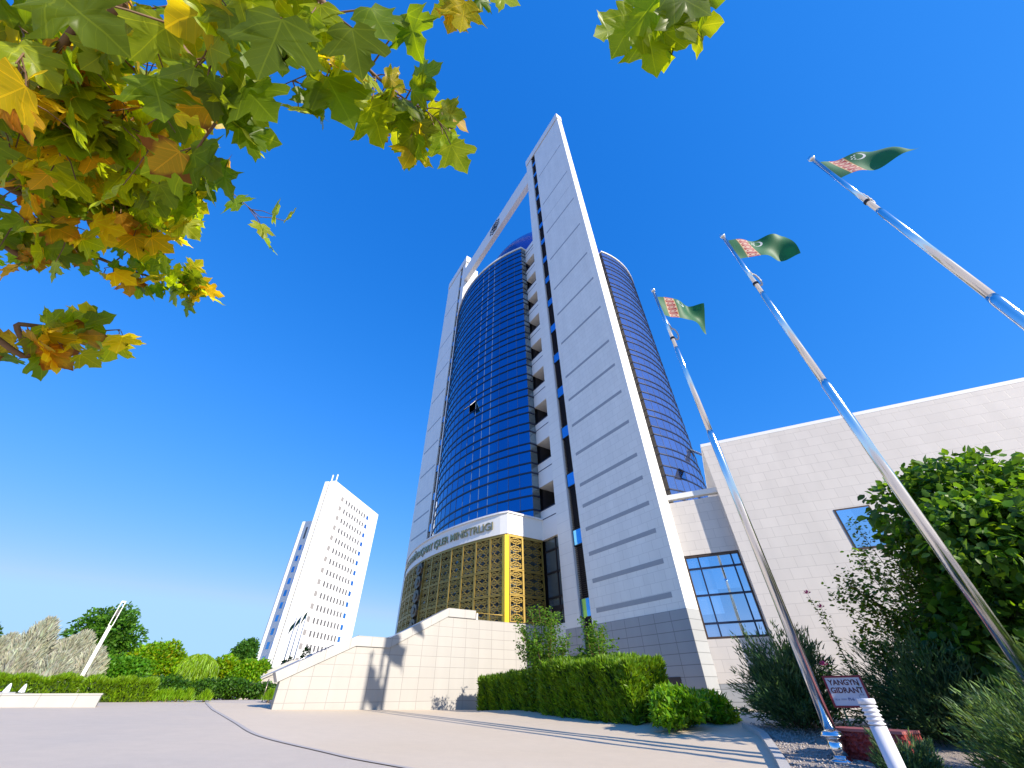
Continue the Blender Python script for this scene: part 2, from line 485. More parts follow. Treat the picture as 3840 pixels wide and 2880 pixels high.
curb_path = spline([(5.55, 12.3), (5.40, 11.36), (5.16, 10.68), (4.40, 8.88), (3.55, 7.1), (2.2, 4.3), (1.2, 2.2)], 36)
mb = MB()
for i in range(len(curb_path) - 1):
    a = Vector((*curb_path[i], 0)); b = Vector((*curb_path[i + 1], 0)); t = (b - a).normalized(); nr = Vector((t.y, -t.x, 0)) * -0.15
    za, zb = gz(a.x, a.y), gz(b.x, b.y)
    A0_ = a + Vector((0, 0, za - 0.1)); B0_ = b + Vector((0, 0, zb - 0.1)); h = Vector((0, 0, 0.2))
    mb.face([A0_ + h, B0_ + h, B0_ + nr + h, A0_ + nr + h]); mb.face([A0_, B0_, B0_ + h, A0_ + h]); mb.face([B0_ + nr, A0_ + nr, A0_ + nr + h, B0_ + nr + h])
mb.build('kerb', M['curb'], kind='structure')
mb = MB()
for i in range(len(curb_path) - 1):
    a, b = curb_path[i], curb_path[i + 1]
    for s in range(20):
        q = []
        for (p, f) in ((a, s / 20), (b, s / 20), (b, (s + 1) / 20), (a, (s + 1) / 20)):
            x = p[0] + 0.14 + (26 - p[0]) * f ** 1.5; y = p[1] + (p[1] * 0.7 + 1 - p[1]) * f
            q.append((x, y, gz(x, y) + 0.035 + 0.012 * math.sin(9 * x) * math.sin(11 * y)))
        mb.face(q[::-1], smooth=True)
mb.build('gravel_bed', M['gravel'], kind='structure')
# loose stones of the bed
n = 2600
px = rng.uniform(0, 1, n); idx = rng.integers(0, len(curb_path), n)
P = np.array([curb_path[i] for i in idx]); P[:, 0] += 0.2 + px ** 1.6 * 2.6; P[:, 1] += rng.uniform(-.25, .25, n)
T = np.array([(1, 0, 0), (0, 1, 0), (-1, 0, 0), (0, -1, 0), (0, 0, .7), (0, 0, -.7)], float)
TF = np.array([(0, 1, 4), (1, 2, 4), (2, 3, 4), (3, 0, 4), (1, 0, 5), (2, 1, 5), (3, 2, 5), (0, 3, 5)])
sc = rng.uniform(.010, .030, (n, 1, 3))
V = T[None] * sc + rng.normal(0, .003, (n, 6, 3))
Z = np.array([gz(x, y) + .045 for x, y in P])
V += np.concatenate([P, Z[:, None]], 1)[:, None]
F = (TF[None] + (np.arange(n) * 6)[:, None, None]).reshape(-1, 3)
arrays_mesh('gravel', V.reshape(-1, 3), F, M['pebble'], kind='stuff', label='loose grey pebbles scattered along the kerb by the flagpole foot', category='gravel')
#--MARK1

# ------------------------------------------------------------------ the tower
tower = empty('office_tower', tuple(R0), TOWER_RZ, label='tall white marble tower with blue curved glass front and gold lattice entrance', cat='tower')
CX = -17.77
ZT = 43.23                      # top of the glass
ZB = 0.0
STOREY = 3.52
SILL0 = 10.70


def arc_pts(x0, y0, ya, n, cx=CX):
    """arc from (x0,y0) over the apex (cx,ya) to the mirrored end"""
    h = abs(x0 - cx); sgt = y0 - ya; r = (h * h + sgt * sgt) / (2 * sgt); cy = ya + r
    a = math.asin(h / r); out = []
    for i in range(n + 1):
        t = a - 2 * a * i / n
        out.append((cx + r * math.sin(t), cy - r * math.cos(t)))
    return out, r, cy, a


def wall_strip(mb, pts, z0, z1, mi=0, smooth=False):
    for i in range(len(pts) - 1):
        a, b = pts[i], pts[i + 1]
        mb.face([(b[0], b[1], z0), (a[0], a[1], z0), (a[0], a[1], z1), (b[0], b[1], z1)], mi, smooth)


def band(mb, pts, z0, z1, out, back=0.0, mi=0):
    """horizontal bar following a polyline in plan, proud by out"""
    P = [Vector((p[0], p[1], 0)) for p in pts]; n = len(P); N = []
    for i in range(n):
        t = (P[min(i + 1, n - 1)] - P[max(i - 1, 0)]).normalized(); N.append(Vector((-t.y, t.x, 0)))
    for i in range(n - 1):
        a0 = P[i] - N[i] * back; a1 = P[i] + N[i] * out; b0 = P[i + 1] - N[i + 1] * back; b1 = P[i + 1] + N[i + 1] * out
        z = lambda p, q: (p.x, p.y, q)
        mb.face([z(a1, z0), z(b1, z0), z(b1, z1), z(a1, z1)][::-1], mi)
        mb.face([z(a0, z1), z(a1, z1), z(b1, z1), z(b0, z1)][::1], mi)
        mb.face([z(a0, z0), z(a1, z0), z(b1, z0), z(b0, z0)][::-1], mi)
    for i, s in ((0, 1), (n - 1, -1)):
        a0 = P[i] - N[i] * back; a1 = P[i] + N[i] * out
        f = [(a0.x, a0.y, z0), (a1.x, a1.y, z0), (a1.x, a1.y, z1), (a0.x, a0.y, z1)]
        mb.face(f if s > 0 else f[::-1], mi)


STRIPES = [4.27, 5.62, 6.97, 8.31, 9.67, 11.0, 13.15, 15.36, 17.58, 19.79, 23.43, 27.08, 30.76, 35.8, 41.1, 47.88, 56.18]


def wing(mirror):
    X = (lambda x: 2 * CX - x) if mirror else (lambda x: x)
    nm = 'wing_wall'
    D = 0.80
    # stripe field, granite base, pier, parapet cap
    mb = MB(); mb.box(X(-5.61), X(0), 0, D, 3.70, 65.0)
    w = mb.build(nm, M['marble'], tower)
    MB().box(X(-5.61), X(0.0), -0.012, D + 0.01, -0.6, 3.70).build('granite_base', M['granite'], tower)
    MB().box(X(-7.70), X(-6.45), 0, D, 3.70, 65.0).build('pier', M['pier'], tower)
    MB().box(X(-7.70), X(-6.45), -0.012, D, -0.6, 3.70).build('granite_base', M['granite'], tower)
    mb = MB(); mb.box(X(-7.62), X(-0.06), 0.05, D - 0.05, 65.0, 65.28); mb.build('parapet_shadow_gap', M['black'], tower)
    mb = MB(); mb.box(X(-7.78), X(0.05), -0.06, D + 0.06, 65.28, 67.05); mb.build('parapet_cap', M['white'], tower)
    for zc in STRIPES: MB().box(X(-5.18), X(-0.53), -0.006, 0.05, zc - 0.105, zc + 0.105).build('stripe_band', M['band'], tower)
    MB().box(X(-5.61), X(-0.02), -0.004, 0.04, 44.18, 44.23).build('movement_joint', M['band'], tower)
    # recessed slot: louvres between single windows
    MB().box(X(-6.45), X(-5.61), 0.34, D, -0.6, 65.0).build('slot_back', M['black'], tower)
    zz = [4.07 + 3.62 * k for k in range(17)]
    lo = 0.4
    for z0 in zz:
        z1 = z0 + 0.92
        if z0 + 0.9 > 64: break
        mb = MB(); mb.box(X(-6.44), X(-5.62), 0.10, 0.34, z0, z1); wf = mb.build('slot_window', M['black'], tower)
        MB().box(X(-6.39), X(-5.67), 0.085, 0.12, z0 + 0.05, z1 - 0.05).build('pane', M['glass_slot'], wf)
        mb = MB(); q = lo
        while q < z0 - 0.08:
            mb.prism([(X(-6.44), 0.15, q + 0.045), (X(-6.44), 0.30, q + 0.10), (X(-6.44), 0.30, q + 0.12), (X(-6.44), 0.15, q + 0.065)], (X(-5.62) - X(-6.44), 0, 0))
            q += 0.105
        mb.build('louvre', M['louvre'], tower)
        lo = z1 + 0.03
    mb = MB(); q = lo
    while q < 64.7:
        mb.prism([(X(-6.44), 0.15, q + 0.045), (X(-6.44), 0.30, q + 0.10), (X(-6.44), 0.30, q + 0.12), (X(-6.44), 0.15, q + 0.065)], (X(-5.62) - X(-6.44), 0, 0))
        q += 0.105
    mb.build('louvre', M['louvre'], tower)
    mb = MB(); mb.box(X(-6.475), X(-6.44), -0.012, 0.12, 0.2, 64.9); mb.build('slot_trim', M['concrete_white'], tower)
    # pier side block behind (the stair core walls that tie the wing to the body)
    MB().box(X(-7.70), X(-6.6), D, 2.6, -0.6, 64.0).build('core_wall', M['marble'], tower)
    # terrace bay between the pier and the glass
    xs_, xe = -9.31, -7.70
    MB().box(X(xs_), X(xe), 0, 0.30, 8.74, SILL0 - 0.0).build('spandrel', M['white'], tower)
    MB().box(X(xs_), X(xe), 0, 0.30, -0.6, 4.02).build('bay_base', M['pier'], tower)
    for k in range(9):
        b = SILL0 + STOREY * k; t = b + 1.66
        nb = SILL0 + STOREY * (k + 1) if k < 8 else ZT
        mb = MB(); mb.box(X(xs_), X(xe), 0, 0.30, t, nb); sp_ = mb.build('spandrel', M['white'], tower)
        MB().box(X(xs_), X(xe), 0.302, 2.2, t + 0.002, t + 0.35).build('soffit', M['white'], sp_)
    for k in range(10):
        b = SILL0 + STOREY * k
        if b > ZT: continue
        MB().box(X(xs_), X(xe + 0.02), -0.035, 0.02, b - 0.06, b + 0.0).build('sill_line', M['mullion'], tower)
        MB().box(X(xs_), X(xe + 0.02), -0.012, 0.02, b - 0.68, b - 0.62).build('shadow_groove', M['mullion'], tower)
    for k in range(9):
        b = SILL0 + STOREY * k
        mb = MB(); mb.box(X(xs_ + 0.02), X(xe), 1.95, 2.02, b - 0.6, b + 1.66); g = mb.build('terrace_glazing', M['glass_terrace'], tower)
        mb = MB(); mb.box(X(xs_ + 0.02), X(xe), 1.90, 1.95, b + 0.56, b + 0.66); mb.box(X(xs_ + 0.72), X(xs_ + 0.79), 1.90, 1.95, b - 0.6, b + 1.66)
        mb.build('terrace_frame', M['black'], g)
    # glass return beside the terrace
    return w


wing(False)
wing(True)
# connecting beam with the emblem
MB().box(2 * CX + 7.72, -7.72, 0.0, 0.76, 59.25, 63.1).build('connecting_beam', M['white'], tower)


def emblem(c, rad, parent):
    """eight-pointed star outline with rings and five small ornaments"""
    mb = MB(); y0, y1 = -0.05, -0.005

    def bar(p, q, w):
        p = Vector((p[0], 0, p[1])); q = Vector((q[0], 0, q[1])); t = (q - p).normalized(); nrm = Vector((-t.z, 0, t.x)) * w / 2
        mb.prism([(v.x + c[0], y1, v.z + c[1]) for v in (p - nrm, q - nrm, q + nrm, p + nrm)], (0, y0 - y1, 0))
    st = [(rad * (1 if i % 2 == 0 else 0.76) * math.cos(math.pi * i / 8 + math.pi / 8), rad * (1 if i % 2 == 0 else 0.76) * math.sin(math.pi * i / 8 + math.pi / 8)) for i in range(16)]
    for i in range(16): bar(st[i], st[(i + 1) % 16], 0.13)
    for r_, w_ in ((0.60, 0.12), (0.34, 0.10)):
        for i in range(20):
            a0, a1 = 2 * math.pi * i / 20, 2 * math.pi * (i + 1) / 20
            bar((rad * r_ * math.cos(a0), rad * r_ * math.sin(a0)), (rad * r_ * math.cos(a1), rad * r_ * math.sin(a1)), w_)
    for i in range(5):
        a = 2 * math.pi * i / 5 + math.pi / 2
        p = (rad * .47 * math.cos(a), rad * .47 * math.sin(a))
        bar((p[0] - .12, p[1]), (p[0] + .12, p[1]), .16)
    bar((-.3, 0), (.3, 0), .2); bar((0, -.3), (0, .3), .16); bar((-.28, .25), (.2, -.22), .12)
    return mb.build('emblem', M['black'], parent)


emblem((CX + 0.6, 61.3), 1.55, tower)

# body of the building behind the front
MB().box(2 * CX + 8.0, -8.0, 2.2, 19.5, -0.6, ZT - 0.4).build('body_wall', M['marble'], tower)
MB().box(2 * CX + 9.33, -9.33, 0.35, 2.2, -0.6, ZT - 0.5).build('floor_core', M['black'], tower)
# ---- curved glass front
G, gr, gcy, ga = arc_pts(-9.31, -0.61, -3.17, 19)
rows = [8.8]
for k in range(10):
    b = SILL0 + STOREY * k
    for q in (0.0, 1.0, 1.66, 2.75):
        if b + q < ZT - 0.3: rows.append(b + q)
outl = [(-9.31, 0.02)] + G + [(2 * CX + 9.31, 0.02)]


def glass_mesh(name, pts, z0, z1, material, parent, zrows, skip=()):
    me_v = []; me_f = []; uvs = []; s = 0.0
    L = [0.0]
    for i in range(len(pts) - 1): L.append(L[-1] + math.hypot(pts[i + 1][0] - pts[i][0], pts[i + 1][1] - pts[i][1]))
    zr = [z0] + [q for q in zrows if z0 < q < z1] + [z1]
    for i in range(len(pts) - 1):
        for j in range(len(zr) - 1):
            if (i, j) in skip: continue
            a, b = pts[i], pts[i + 1]; n = len(me_v)
            me_v += [(b[0], b[1], zr[j]), (a[0], a[1], zr[j]), (a[0], a[1], zr[j + 1]), (b[0], b[1], zr[j + 1])]
            me_f.append((n, n + 1, n + 2, n + 3))
            c = (i + 0.5, j + 0.5)
            uvs += [c] * 4
    me = bpy.data.meshes.new(name); me.from_pydata(me_v, [], me_f)
    uvl = me.uv_layers.new(name='UVMap')
    uvl.data.foreach_set('uv', [q for p in uvs for q in p])
    me.materials.append(material); me.update()
    o = bpy.data.objects.new(name, me); col.objects.link(o); o.parent = parent
    return o


for nm_, c_, mt_, rg_ in (('gf', (0.018, 0.20, 0.44), .9, .03), ('gs', (0.30, 0.36, 0.56), .9, .07)):
    M[nm_] = glassy('curtain_glass_' + ('front' if nm_ == 'gf' else 'side'), c_, rg_, mt_, 0.035, 1.0, 1.0, 0.07)
zr_f = [8.8] + [q for q in rows if 8.8 < q < ZT] + [ZT]
OPEN_COL = 6
open_row = next(j for j in range(len(zr_f) - 1) if zr_f[j] <= 21.3 < zr_f[j + 1])
cur = glass_mesh('curtain_glass', G, 8.8, ZT, M['gf'], tower, rows, skip={(OPEN_COL, open_row)})
mb = MB(); mb.face([(-9.31, -0.61, 8.8), (-9.31, 0.02, 8.8), (-9.31, 0.02, ZT), (-9.31, -0.61, ZT)])
x_ = 2 * CX + 9.31; mb.face([(x_, 0.02, 8.8), (x_, -0.61, 8.8), (x_, -0.61, ZT), (x_, 0.02, ZT)])
mb.build('return_glass', M['glass_green'], tower)
mb = MB()
for q in rows[1:]: band(mb, outl, q - 0.055, q + 0.055, 0.05)
mb.build('horizontal_mullion', M['mullion'], tower)
mb = MB()
for i in range(1, len(G) - 1):
    t = math.atan2(G[i][0] - CX, gcy - G[i][1]); nrm = Vector((math.sin(t), -math.cos(t), 0)); tn = Vector((math.cos(t), math.sin(t), 0))
    p = Vector((G[i][0], G[i][1], 8.8)) - tn * 0.018
    mb.obox(p, tn * 0.036, nrm * 0.022, (0, 0, ZT - 8.8))
mb.build('vertical_mullion', M['mull_light'], tower)
mb = MB(); band(mb, outl, ZT, ZT + 0.22, 0.10, 0.5); mb.build('roof_coping', M['white'], tower)
mb = MB(); mb.face([(p[0], p[1], ZT - 0.05) for p in reversed(outl)] + [], 0); mb.build('front_roof', M['white'], tower)


def casement(pts, i, z0, z1, parent, swing=0.62, timber=False):
    """top-hung pane pushed open over a dark room"""
    a, b = Vector((*pts[i], 0)), Vector((*pts[i + 1], 0)); t = (b - a); n_ = Vector((-t.y, t.x, 0)).normalized()
    if n_.dot(Vector((a.x - CX, a.y - 8, 0))) < 0: n_ = -n_
    h = z1 - z0
    mb = MB(); mb.obox(a + Vector((0, 0, z0)) - n_ * 0.5, t, n_ * 0.02, (0, 0, h), 0)
    mb.obox(a + Vector((0, 0, z0)) - n_ * 0.5, t, n_ * 0.5, (0, 0, 0.03), 0)
    room = mb.build('open_window', M['amber'] if timber else M['black'], parent)
    dn = Vector((0, 0, -math.cos(swing))) + n_ * math.sin(swing)
    up = n_ * math.cos(swing) + Vector((0, 0, math.sin(swing)))
    top = a + Vector((0, 0, z1)) + n_ * 0.06
    mb = MB(); mb.obox(top + up * 0.035, t, up * 0.012, dn * h, 0)
    mb.build('sash_glass', M['gf'], room)
    mb = MB(); tt = t.normalized()
    for o_, l_ in ((top, None), (top + t - tt * 0.07, None)): mb.obox(o_, tt * 0.07, up * 0.04, dn * h)
    mb.obox(top + dn * (h - 0.07), t, up * 0.04, dn * 0.07); mb.obox(top, t, up * 0.04, dn * 0.07)
    mb.build('sash_frame', M['concrete_white'] if not timber else M['brown'], room)


casement(G, OPEN_COL, zr_f[open_row], zr_f[open_row + 1], tower)
# ---- side bulge of glass behind the right wing
scx, scy, sr = -13.5, 10.1, 9.36
SG = []
for i in range(23):
    an = math.asin((8.0 - scy) / sr) + (1.75) * i / 22
    SG.append((scx + sr * math.cos(an), scy + sr * math.sin(an)))
SGr = SG[::-1]
zr_s = [0.0] + [q for q in rows if q < ZT] + [ZT]
j1 = next(j for j in range(len(zr_s) - 1) if zr_s[j] <= 14.1 < zr_s[j + 1])
j2 = next(j for j in range(len(zr_s) - 1) if zr_s[j] <= 16.2 < zr_s[j + 1])
nS = len(SGr) - 1


def col_at(y):
    return min(range(nS), key=lambda i: abs((SGr[i][1] + SGr[i + 1][1]) / 2 - y))


c1, c2 = col_at(9.5), col_at(12.6)
low_rows = [1.0, 2.75, 3.66, 4.75, 5.4, 6.4, 7.2, 8.2]
zr_all = low_rows + rows
glass_mesh('side_glass', SGr, 0.3, ZT, M['gs'], tower, zr_all)
mb = MB()
for q in zr_all: band(mb, SGr, q - 0.045, q + 0.045, 0.05)
mb.build('horizontal_mullion', M['mullion'], tower)
mb = MB()
for i in range(1, nS):
    an = math.atan2(SGr[i][1] - scy, SGr[i][0] - scx); nrm = Vector((math.cos(an), math.sin(an), 0)); tn = Vector((-math.sin(an), math.cos(an), 0))
    mb.obox(Vector((SGr[i][0], SGr[i][1], 0.3)) - tn * 0.012, tn * 0.024, nrm * 0.015, (0, 0, ZT - 0.3))
mb.build('vertical_mullion', M['mull_mid'], tower)
mb = MB(); band(mb, SGr, ZT, ZT + 0.2, 0.08, 0.6); mb.build('roof_coping', M['white'], tower)
mb = MB(); mb.face([(SG[0][0], SG[0][1], 0.0), (-8.2, 8.0, 0.0), (-8.2, 8.0, ZT), (SG[0][0], SG[0][1], ZT)][::-1])
mb.build('side_return', M['louvre'], tower)
mb = MB()
for q in zr_all: mb.box(-8.1, SG[0][0] + 0.03, 7.95, 7.99, q - 0.04, q + 0.04)
mb.build('return_mullion', M['mullion'], tower)
mb = MB(); mb.face([(p[0], p[1], ZT - 0.06) for p in SG] + [(-9.5, SG[-1][1], ZT - 0.06), (-9.5, 8.0, ZT - 0.06)]); mb.build('side_roof', M['white'], tower)
casement(SGr, c1, zr_s[j1], zr_s[j1 + 1], tower, 0.75, True)
casement(SGr, c2, zr_s[j2], zr_s[j2 + 1], tower, 0.8, False)
# ---- dome
mb = MB(); pr = []
zc, dr = 51.0, 10.4
for i in range(33):
    a = -0.85 + (math.pi / 2 + 0.85) * i / 32
    pr.append((dr * math.cos(a), zc + dr * math.sin(a)))
mb.lathe((CX, 11.0, 0), pr, 64); mb.build('dome', M['dome'], tower)
MB().lathe((CX, 11.0, 0), [(7.2, ZT - 0.4), (7.2, 44.6), (7.5, 44.6), (7.5, 45.0), (6.6, 45.0)], 48).build('dome_drum', M['white'], tower)

# ---- entrance portico: frieze, lettering, gold lattice over dark glass
PZ0, PZ1, PZ2 = 4.02, 8.74, 10.02
PA, pr_, pcy, pa_ = arc_pts(-9.30, -2.75, -4.70, 40)
pout = [(-9.30, -0.001)] + PA + [(2 * CX + 9.30, -0.001)]
mb = MB(); band(mb, pout, PZ1, PZ2, 0.10, 0.5); fr = mb.build('frieze', M['white'], tower)
mb = MB(); band(mb, pout, PZ2, PZ2 + 0.10, 0.20, 0.6); mb.build('frieze_coping', M['concrete_white'], tower)
mb = MB(); band(mb, pout, PZ1 - 0.10, PZ1, 0.06, 0.3); mb.build('frieze_trim', M['gold'], tower)
mb = MB(); mb.face([(p[0], p[1], PZ2 - 0.02) for p in reversed(pout)]); mb.build('portico_roof', M['white'], tower)


def inset(pts, d):
    P = [Vector((*p, 0)) for p in pts]; o = []
    for i in range(len(P)):
        t = (P[min(i + 1, len(P) - 1)] - P[max(i - 1, 0)]).normalized(); o.append((P[i].x + t.y * d, P[i].y - t.x * d))
    return o


gin = [(-9.30 - 0.45, 0.0)] + [(p[0] if abs(p[0] - CX) < 8.0 else p[0] + (-0.45 if p[0] > CX else 0.45), p[1] + 0.45) for p in PA] + [(2 * CX + 9.30 + 0.45, 0.0)]
mb = MB(); wall_strip(mb, gin, PZ0 - 0.1, PZ1); mb.build('entrance_glass', M['glass_dark'], tower)
mb = MB()
for q in (5.4, 6.75): band(mb, gin, q - 0.05, q + 0.05, 0.04)
for i in range(2, 41, 3):
    p = gin[i]; mb.box(p[0] - 0.035, p[0] + 0.035, p[1] - 0.05, p[1] + 0.02, PZ0, PZ1)
mb.build('entrance_mullion', M['black'], tower)

LET = 'TÜRKMENISTANYŇ DAŞARY IŞLER MINISTRLIGI'


def text_mesh(body, size, depth, align='LEFT', bold=0.0):
    cu = bpy.data.curves.new('text_tmp', 'FONT'); cu.body = body; cu.size = size; cu.extrude = depth; cu.align_x = align; cu.offset = bold
    cu.resolution_u = 3
    ob = bpy.data.objects.new('text_tmp', cu); col.objects.link(ob)
    dg = bpy.context.evaluated_depsgraph_get(); dg.update()
    me = bpy.data.meshes.new_from_object(ob.evaluated_get(dg))
    V = [tuple(v.co) for v in me.vertices]; F = [tuple(p.vertices) for p in me.polygons]
    bpy.data.objects.remove(ob); bpy.data.curves.remove(cu); bpy.data.meshes.remove(me)
    return V, F


V, F = text_mesh(LET, 0.70, 0.03, 'LEFT', 0.006)
xs_t = [v[0] for v in V]; W_ = max(xs_t) - min(xs_t); x0_ = min(xs_t)
arcw = 15.7; r_t = pr_ + 0.15
mb = MB(); V2 = []
for v in V:
    s_ = ((v[0] - x0_) / W_ - 0.5) * arcw
    t = s_ / r_t; rr = r_t + v[2]
    V2.append((CX + rr * math.sin(t), pcy - rr * math.cos(t), 9.13 + v[1]))
mb.v = V2; mb.f = F; mb.m = [0] * len(F); mb.sm = [False] * len(F)
mb.build('lettering', M['letter'], tower)

# lattice motif: stepped crosses linked by short bars, drawn in the unit cell and wrapped on the front
CELL = [((.5, 0), (.5, .16)), ((.28, .16), (.72, .16)), ((.28, .16), (.28, .30)), ((.72, .16), (.72, .30)), ((.28, .30), (.10, .30)), ((.72, .30), (.90, .30)),
        ((.10, .30), (.10, .70)), ((.90, .30), (.90, .70)), ((.10, .70), (.28, .70)), ((.90, .70), (.72, .70)), ((.28, .70), (.28, .84)), ((.72, .70), (.72, .84)),
        ((.28, .84), (.72, .84)), ((.5, .84), (.5, 1)), ((0, .5), (.10, .5)), ((.90, .5), (1, .5)), ((.38, .40), (.62, .40)), ((.38, .60), (.62, .60)), ((.38, .40), (.38, .60)), ((.62, .40), (.62, .60)), ((.1, .5), (.38, .5)), ((.62, .5), (.9, .5))]


def lattice_panel(place, u0, u1, z0, z1, nu, nv, parent, frame_w=0.065, bw=0.034, dp=0.08):
    """place(u) -> (point, tangent, outward normal) in plan"""
    mb = MB(); cw = (u1 - u0 - 2 * frame_w) / nu; ch = (z1 - z0 - frame_w) / nv

    def bar(a, b, w, d=dp):
        (ua, za), (ub, zb) = a, b
        pa, ta, na = place(ua); pb, tb, nb = place(ub)
        if abs(za - zb) < 1e-6:
            if ub < ua: (ua, ub), (pa, pb), (ta, tb), (na, nb) = (ub, ua), (pb, pa), (tb, ta), (nb, na)
            pa = pa - ta * w / 2; pb = pb + tb * w / 2
            mb.obox(pa + Vector((0, 0, za - w / 2)), pb - pa, na * d, (0, 0, w))
        else:
            mb.obox(pa - ta * w / 2 + Vector((0, 0, min(za, zb))), ta * w, na * (d * 0.94), (0, 0, abs(zb - za)))
    for i in range(nu):
        for j in range(nv):
            for a, b in CELL:
                bar((u0 + frame_w + (i + a[0]) * cw, z0 + frame_w / 2 + (j + a[1]) * ch), (u0 + frame_w + (i + b[0]) * cw, z0 + frame_w / 2 + (j + b[1]) * ch), bw)
    lat = mb.build('lattice_panel', M['gold'], parent)
    mb = MB()
    for uu in (u0 + frame_w / 2, u1 - frame_w / 2):
        p, t, n_ = place(uu); mb.obox(p - t * frame_w / 2 + Vector((0, 0, z0)), t * frame_w, n_ * (dp + 0.03), (0, 0, z1 - z0))
    for zz in (z0, z1 - 0.05):
        k = 4
        for q in range(k):
            pa, ta, na = place(u0 + frame_w + (u1 - u0 - 2 * frame_w) * q / k); pb, tb, nb = place(u0 + frame_w + (u1 - u0 - 2 * frame_w) * (q + 1) / k)
            mb.obox(pa + Vector((0, 0, zz)), pb - pa, na * (dp + 0.02), (0, 0, 0.05))
    mb.build('panel_frame', M['gold'], lat)
    return lat


def on_arc(u):
    t = pa_ - u / pr_
    return Vector((CX + pr_ * math.sin(t), pcy - pr_ * math.cos(t), 0)), Vector((-math.cos(t), -math.sin(t), 0)), Vector((math.sin(t), -math.cos(t), 0))


def on_side(u):
    return Vector((-9.30, -2.75 + u, 0)), Vector((0, 1, 0)), Vector((1, 0, 0))


def on_side_left(u):
    return Vector((2 * CX + 9.30, -2.75 + u, 0)), Vector((0, 1, 0)), Vector((-1, 0, 0))


arc_len = 2 * pa_ * pr_
ZP = [(4.06, 5.38, 3), (5.40, 6.72, 3), (6.74, 8.62, 4)]
npan = 15; pw = arc_len / npan
for i in range(npan):
    if i == 7: continue
    for z0, z1, nv in ZP:
        lattice_panel(on_arc, i * pw + (0.10 if i == 0 else 0), (i + 1) * pw - (0.10 if i == npan - 1 else 0), z0, z1, 2, nv, tower)
for fn in (on_side, on_side_left):
    for a, b in ((0.12, 1.10), (1.10, 2.66)):
        for z0, z1, nv in ZP: lattice_panel(fn, a, b, z0, z1, 2 if b > 2 else 1, nv, tower, bw=0.036)
for x_, s_ in ((-9.30, 1), (2 * CX + 9.30, -1)):
    mb = MB(); mb.box(x_ - 0.14 * s_ - 0.10, x_ - 0.14 * s_ + 0.22, -2.94, -2.66, PZ0, PZ1 - 0.1)
    mb.build('corner_post', M['gold_bright'], tower)
# carved column of five guls on the middle of the front
z0, z1 = 4.06, 8.62
p, t, n_ = on_arc(arc_len / 2)
mb = MB()
for k in range(5):
    zc_ = 4.62 + 0.88 * k; n8 = 16
    pts = []
    for q in range(n8):
        a = 2 * math.pi * q / n8; rr = 0.43 * (1 if q % 2 == 0 else 0.88)
        pts.append(p + t * (rr * 1.25 * math.cos(a)) + Vector((0, 0, zc_ + rr * math.sin(a))) + n_ * 0.10)
    mb.prism(pts, n_ * 0.16)
    pts = [p + t * (0.24 * math.cos(2 * math.pi * q / 8)) + Vector((0, 0, zc_ + 0.2 * math.sin(2 * math.pi * q / 8))) + n_ * 0.262 for q in range(8)]
    mb.prism(pts, n_ * 0.06)
mb.build('gul_medallion', M['bronze'], tower)
mb = MB()
for s_ in (-0.56, 0.56):
    for w_ in (0, 0.12): mb.obox(p + t * (s_ + math.copysign(w_, s_) * .5 - 0.025) + Vector((0, 0, z0)), t * 0.05, n_ * 0.14, (0, 0, z1 - z0))
for k in range(24):
    for s_ in (-0.62, 0.5): mb.obox(p + t * s_ + Vector((0, 0, z0 + 0.19 * k)), t * 0.12, n_ * 0.12, (0, 0, 0.05))
mb.build('gul_frame', M['gold'], tower)
# glazed bay between portico and pier, with the door
for s_ in (0, 1):
    X = (lambda x: 2 * CX - x) if s_ else (lambda x: x)
    mb = MB(); mb.box(X(-9.28), X(-7.70), 0.22, 0.28, PZ0, PZ1 - 0.002); gb = mb.build('bay_glazing', M['glass_dark'], tower)
    mb = MB()
    for q in (5.40, 6.75, 8.05): mb.box(X(-9.28), X(-7.70), 0.16, 0.22, q - 0.05, q + 0.05)
    mb.box(X(-8.24), X(-8.16), 0.155, 0.22, PZ0, PZ1); mb.build('bay_frame', M['black'], gb)
    mb = MB(); mb.box(X(-8.95), X(-8.85), 0.10, 0.155, PZ0, 4.95); mb.box(X(-7.86), X(-7.76), 0.10, 0.155, PZ0, 4.95); mb.box(X(-8.95), X(-7.76), 0.10, 0.155, 4.72, 4.95)
    mb.build('bay_door', M['black'], gb)
MB().box(-1.95, -1.05, -0.03, 0.02, 1.0, 1.5).build('vent_grille', M['louvre'], tower)
#--MARK2

# ------------------------------------------------------------------ grand stair and terrace in front of the tower
# local frame of the tower; y runs from the plaza (-13.1) up to the front (0)
YA = -13.1
stair = empty('grand_staircase', tuple(R0), TOWER_RZ, label='broad marble staircase with sloping side walls rising to the gold lattice entrance', cat='staircase')
prof = [(-0.26, 1.72), (2.55, 3.03), (4.02, 3.02), (6.77, 4.41), (8.33, 4.41)]      # (distance from the foot, top of the coping)
CT = 0.37


